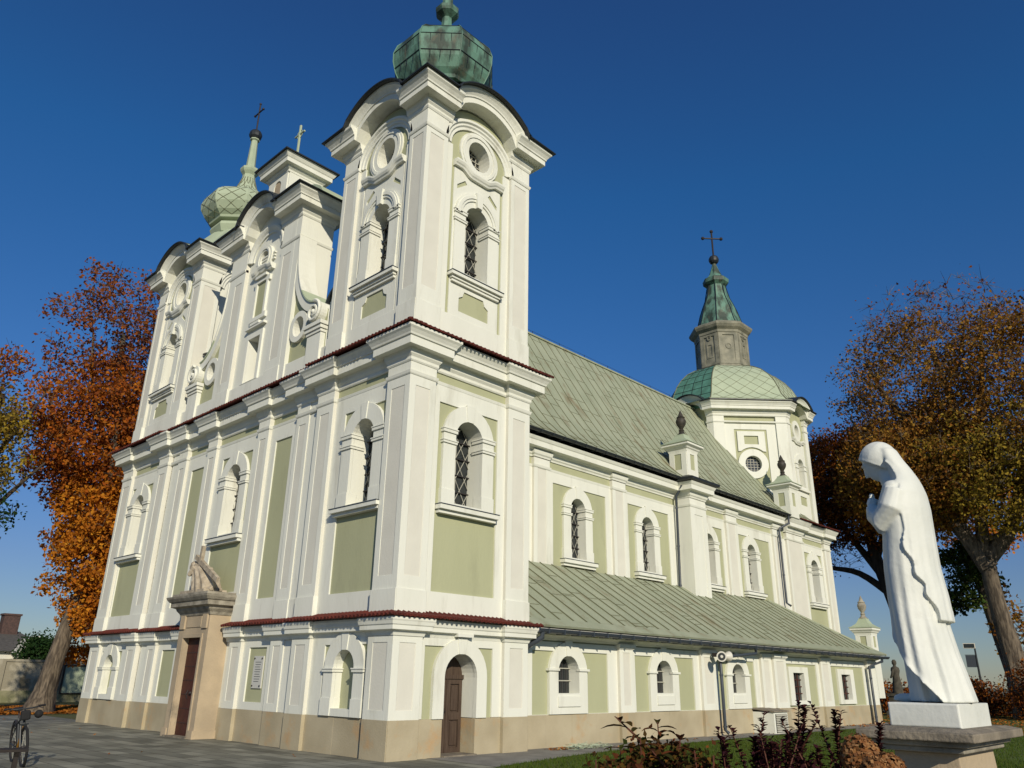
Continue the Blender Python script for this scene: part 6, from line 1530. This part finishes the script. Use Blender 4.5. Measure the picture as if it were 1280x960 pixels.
# lump of green netting lying on the path
def net():
    b = MB(); o = empty('netting_heap', (6.0, -.30, .02), 'crumpled pale green netting lying on the path beside the tower', 'netting')
    r_n = random.Random(3)
    for k in range(60):
        a = r_n.uniform(0, 6.28); P = [Vector((r_n.uniform(-.5, .9), r_n.uniform(-.22, .22), r_n.uniform(0, .10)))]
        for _ in range(4): P.append(P[-1]+Vector((r_n.gauss(0, .16), r_n.gauss(0, .07), r_n.gauss(0, .03)))); P[-1].z = max(0, min(.12, P[-1].z))
        b.tube(P, .006, 'scale', 3, caps=False)
    b.build('net', o, weld=False)
net()
L_wine = leafmat('wine_leaves', [(.035, .012, .018), (.06, .018, .02), (.025, .010, .014), (.09, .03, .02)], .2)
L_shrub = leafmat('autumn_shrub_leaves', [(.10, .035, .015), (.035, .05, .012), (.16, .05, .02), (.06, .03, .015), (.05, .07, .015), (.22, .08, .02)], .3)
L_hyd = leafmat('dried_petals', [(.36, .17, .06), (.24, .10, .04), (.44, .25, .11), (.15, .06, .03)], .3)
M['stem'] = mat('red_brown_stem', (.10, .035, .02), .7); M['petal'] = L_hyd
def lance(p, d, L, w_, up, curl=.3, seg=4):
    """pointed leaf: strip of quads from p along d, drooping"""
    d = d.normalized(); s = d.cross(up).normalized(); out = []; prev = None
    for k in range(seg+1):
        t = k/seg; c = p+d*L*t - up*(curl*L*t*t); ww = w_*math.sin(math.pi*min(.98, t*.92+.06))**.8
        cur = (c-s*ww+up*ww*.35, c, c+s*ww+up*ww*.35)
        if prev: out.append([prev[0], prev[1], cur[1], cur[0]]); out.append([prev[1], prev[2], cur[2], cur[1]])
        prev = cur
    return out
def leaves_obj(name, F, m, par):
    # shared vertices inside one leaf keep it a single island
    v = []; f = []; 
    for lf in F:
        idx = {}
        for P in lf:
            ids = []
            for q in P:
                key = (round(q.x, 5), round(q.y, 5), round(q.z, 5))
                if key not in idx: idx[key] = len(v); v.append(tuple(q))
                ids.append(idx[key])
            f.append(tuple(ids))
    me = bpy.data.meshes.new(name); me.from_pydata(v, [], f); me.materials.append(m); o = bpy.data.objects.new(name, me); col.objects.link(o); o.parent = par; return o
def leafy(base, top, label, n=26, L=.10, w_=.016, m=None, seed=1, side=4, name='shrub_stem', cat='shrub', droop=.35):
    rnd = random.Random(seed); o = empty('autumn_shrub', base, label, cat, 'autumn shrubs in the foreground'); st_ = MB(); F = []
    T_ = Vector(top)-Vector(base); P = [Vector((0, 0, 0)), T_*.5+Vector((rnd.gauss(0, .03), rnd.gauss(0, .03), 0)), T_]
    st_.tube(P, [.008, .005, .0025], 'stem', 6)
    def put(a, c, n, L):
        for k in range(n):
            t = (k+.5)/n; p = a.lerp(c, t); an = k*2.4+rnd.random()*.8; d = Vector((math.cos(an), math.sin(an), rnd.uniform(.15, .7)))
            F.append(lance(p, d, L*rnd.uniform(.7, 1.25), w_*rnd.uniform(.8, 1.3), Vector((0, 0, 1)), droop*rnd.uniform(.6, 1.6)))
    TL = T_.length; A_ = T_*(1-.42/TL); put(T_*(1-.9/TL), A_, n//2, L*1.2); put(A_, P[2], n, L)
    for k in range(side):
        t = 1-rnd.uniform(.08, .40)/TL; p = P[2]*t; an = rnd.random()*6.28; e = p+Vector((math.cos(an)*.16, math.sin(an)*.16, rnd.uniform(.05, .2)))*rnd.uniform(.6, 1.3)
        st_.tube([p, (p+e)/2, e], [.006, .005, .002], 'stem', 5); put(p, e, 9, L*.9)
    st_.build('stem', o); leaves_obj('leaves', F, m or L_shrub, o); return o
def at(px, py, d):  # photo pixel (1280 wide) at horizontal distance d: used only to read positions once
    a = (px-640)/972; e = -(py-480)/972; v = f_+r2*a+u2*e; k = d/math.hypot(v.x, v.y); return Vector((CX, CY, CZ))+v*k
def plant(px, py, d, **k):
    t = at(px, py, d); lean = k.pop('lean', (0, 0)); base = (t.x+lean[0], t.y+lean[1], 0); return base, t
for i, (px, py, d, ln, lb, n, L_, w_) in enumerate([
    (822, 903, 3.5, (.05, .03), 'tallest brown and green autumn shrub stem with drooping leaves', 30, .10, .015),
    (776, 932, 3.3, (-.02, .05), 'short brown leaved stem left of the tallest autumn shrub', 20, .07, .012),
    (800, 921, 3.2, (.06, 0), 'green and brown stem just left of the tallest autumn shrub', 22, .08, .015),
    (850, 922, 3.2, (-.05, .02), 'reddish leafy stem just right of the tallest autumn shrub', 26, .08, .015),
    (868, 938, 3.1, (0, 0), 'leafy stem with a yellow tip between the tallest shrub and the dark twigs', 20, .07, .012),
    (745, 950, 3.0, (0, 0), 'leftmost low tuft of the autumn shrubs', 14, .06, .010),
    (892, 944, 2.9, (0, 0), 'low reddish tuft before the dark twigs', 14, .06, .010)]):
    base, t = plant(px, py, d, lean=ln); leafy(base, t, lb, n, L_, w_, seed=70+i, side=5 if i < 4 else 2)
def twiggy(px, py, d, ln, lb, seed, n=150, L=.027, br=5):
    base, t = plant(px, py, d, lean=ln); rnd = random.Random(seed); o = empty('barberry', base, lb, 'shrub', 'dark barberry twigs in the foreground'); s_ = MB(); F = []
    T_ = t-Vector(base)
    rods = [(Vector((0, 0, 0)), T_)]
    for k in range(br): p = T_*(1-rnd.uniform(.08, .38)/T_.length); rods.append((p, p+T_.normalized()*rnd.uniform(.08, .26)+Vector((rnd.gauss(0, .06), rnd.gauss(0, .06), 0))))
    for a, c in rods:
        s_.tube([a, (a+c)/2, c], [.0045, .003, .0012], 'stem', 5); m_l = max(6, int(n*(c-a).length/T_.length))*2
        for k in range(m_l):
            p = (a if a.length > .01 else T_*(1-.5/T_.length)).lerp(c, (k+rnd.random())/m_l); an = rnd.random()*6.28; F.append(lance(p, Vector((math.cos(an), math.sin(an), rnd.uniform(.2, 1))), L*rnd.uniform(.6, 1.3), L*.34, Vector((0, 0, 1)), .2, 2))
    s_.build('stem', o); leaves_obj('leaves', F, L_wine, o)
for i, (px, py, d, ln, lb, br) in enumerate([
    (1006, 884, 3.2, (-.14, .28), 'long dark barberry shoot leaning right over the lawn', 8), (1043, 890, 3.4, (0, .02), 'upright dark barberry shoot left of the dried hydrangea', 4), (985, 915, 3.1, (-.05, .1), 'bushy dark barberry shoot at the foot of the long one', 9),
    (905, 925, 3.0, (0, 0), 'leftmost upright dark barberry shoot', 4), (942, 924, 3.1, (.02, 0), 'dense dark barberry shoot between the leftmost and the leaning one', 7), (1100, 905, 3.6, (-.1, .2), 'thin barberry shoot leaning before the stone pedestal', 2), (965, 930, 2.9, (0, 0), 'short dark barberry shoot low in the middle', 8), (1022, 935, 3.0, (0, .05), 'short dark barberry shoot right of the leaning one', 6)]):
    twiggy(px, py, d, ln, lb, 90+i, br=br)
def hydrangea(px, py, d, r_, lb, seed):
    c = at(px, py, d); rnd = random.Random(seed); o = empty('hydrangea', (c.x, c.y, 0), lb, 'flower', 'dried hydrangea heads'); b = MB(); b.tube([(0, .02, 0), (0, .01, c.z-.08), (0, 0, c.z)], [.008, .006, .004], 'stem', 6); b.build('stem', o); F = []
    for k in range(1300):
        v = Vector((rnd.gauss(0, 1), rnd.gauss(0, 1), rnd.gauss(0, 1))).normalized()
        if v.z < -.75: continue
        p = Vector((0, 0, c.z))+Vector((v.x, v.y, v.z*1.1))*r_*rnd.uniform(.82, 1.05)
        u = (v+Vector((rnd.gauss(0, .4), rnd.gauss(0, .4), rnd.gauss(0, .4)))).normalized(); x = u.orthogonal().normalized()*.0062; y = u.cross(x); F.append([[p-x-y*.4, p-y*1.1+x*.2, p+x, p+y*1.1]])
    for k in range(420*0): pass
    leaves_obj('flower_head', F, L_hyd, o)
    G = [lance(Vector((0, 0, c.z-.1-.06*k)), Vector((math.cos(k*2.4), math.sin(k*2.4), .1)), .10, .025, Vector((0, 0, 1)), .5) for k in range(5)]; leaves_obj('leaves', G, L_shrub, o)
hydrangea(1076, 947, 3.0, .062, 'large round dried orange hydrangea head left of the pedestal', 101)
hydrangea(1112, 966, 2.9, .05, 'lower dried hydrangea head before the pedestal base', 102)
hydrangea(1096, 968, 2.8, .045, 'smallest dried hydrangea head at the bottom edge', 103)
for i, (px, py, d, rr_, nc, lb) in enumerate([(835, 966, 3.25, (.17, .17, .10), 38, 'low leafy mass of the autumn shrub under the tallest stem'), (775, 982, 3.15, (.13, .13, .08), 20, 'low leafy mass at the left end of the autumn shrubs'), (885, 985, 3.1, (.10, .10, .07), 14, 'low leafy mass at the right end of the autumn shrubs')]):
    c = at(px, py, d); bush('autumn_shrub', (c.x, c.y, c.z), rr_, nc, 44, L_shrub, lb, sp=.032, s=.024, seed=110+i, stems=False, group='autumn shrubs in the foreground')
for i, (px, py, d, rr_, nc, lb) in enumerate([(962, 968, 3.1, (.03, .03, .09), 14, 'dense dark barberry mass in the middle foreground'), (1012, 985, 3.0, (.05, .05, .08), 14, 'small dark barberry mass left of the hydrangea')]):
    c = at(px, py, d); bush('barberry', (c.x, c.y, c.z), rr_, nc, 30, L_wine, lb, sp=.022, s=.020, seed=120+i, stems=False, group='dark barberry twigs in the foreground')
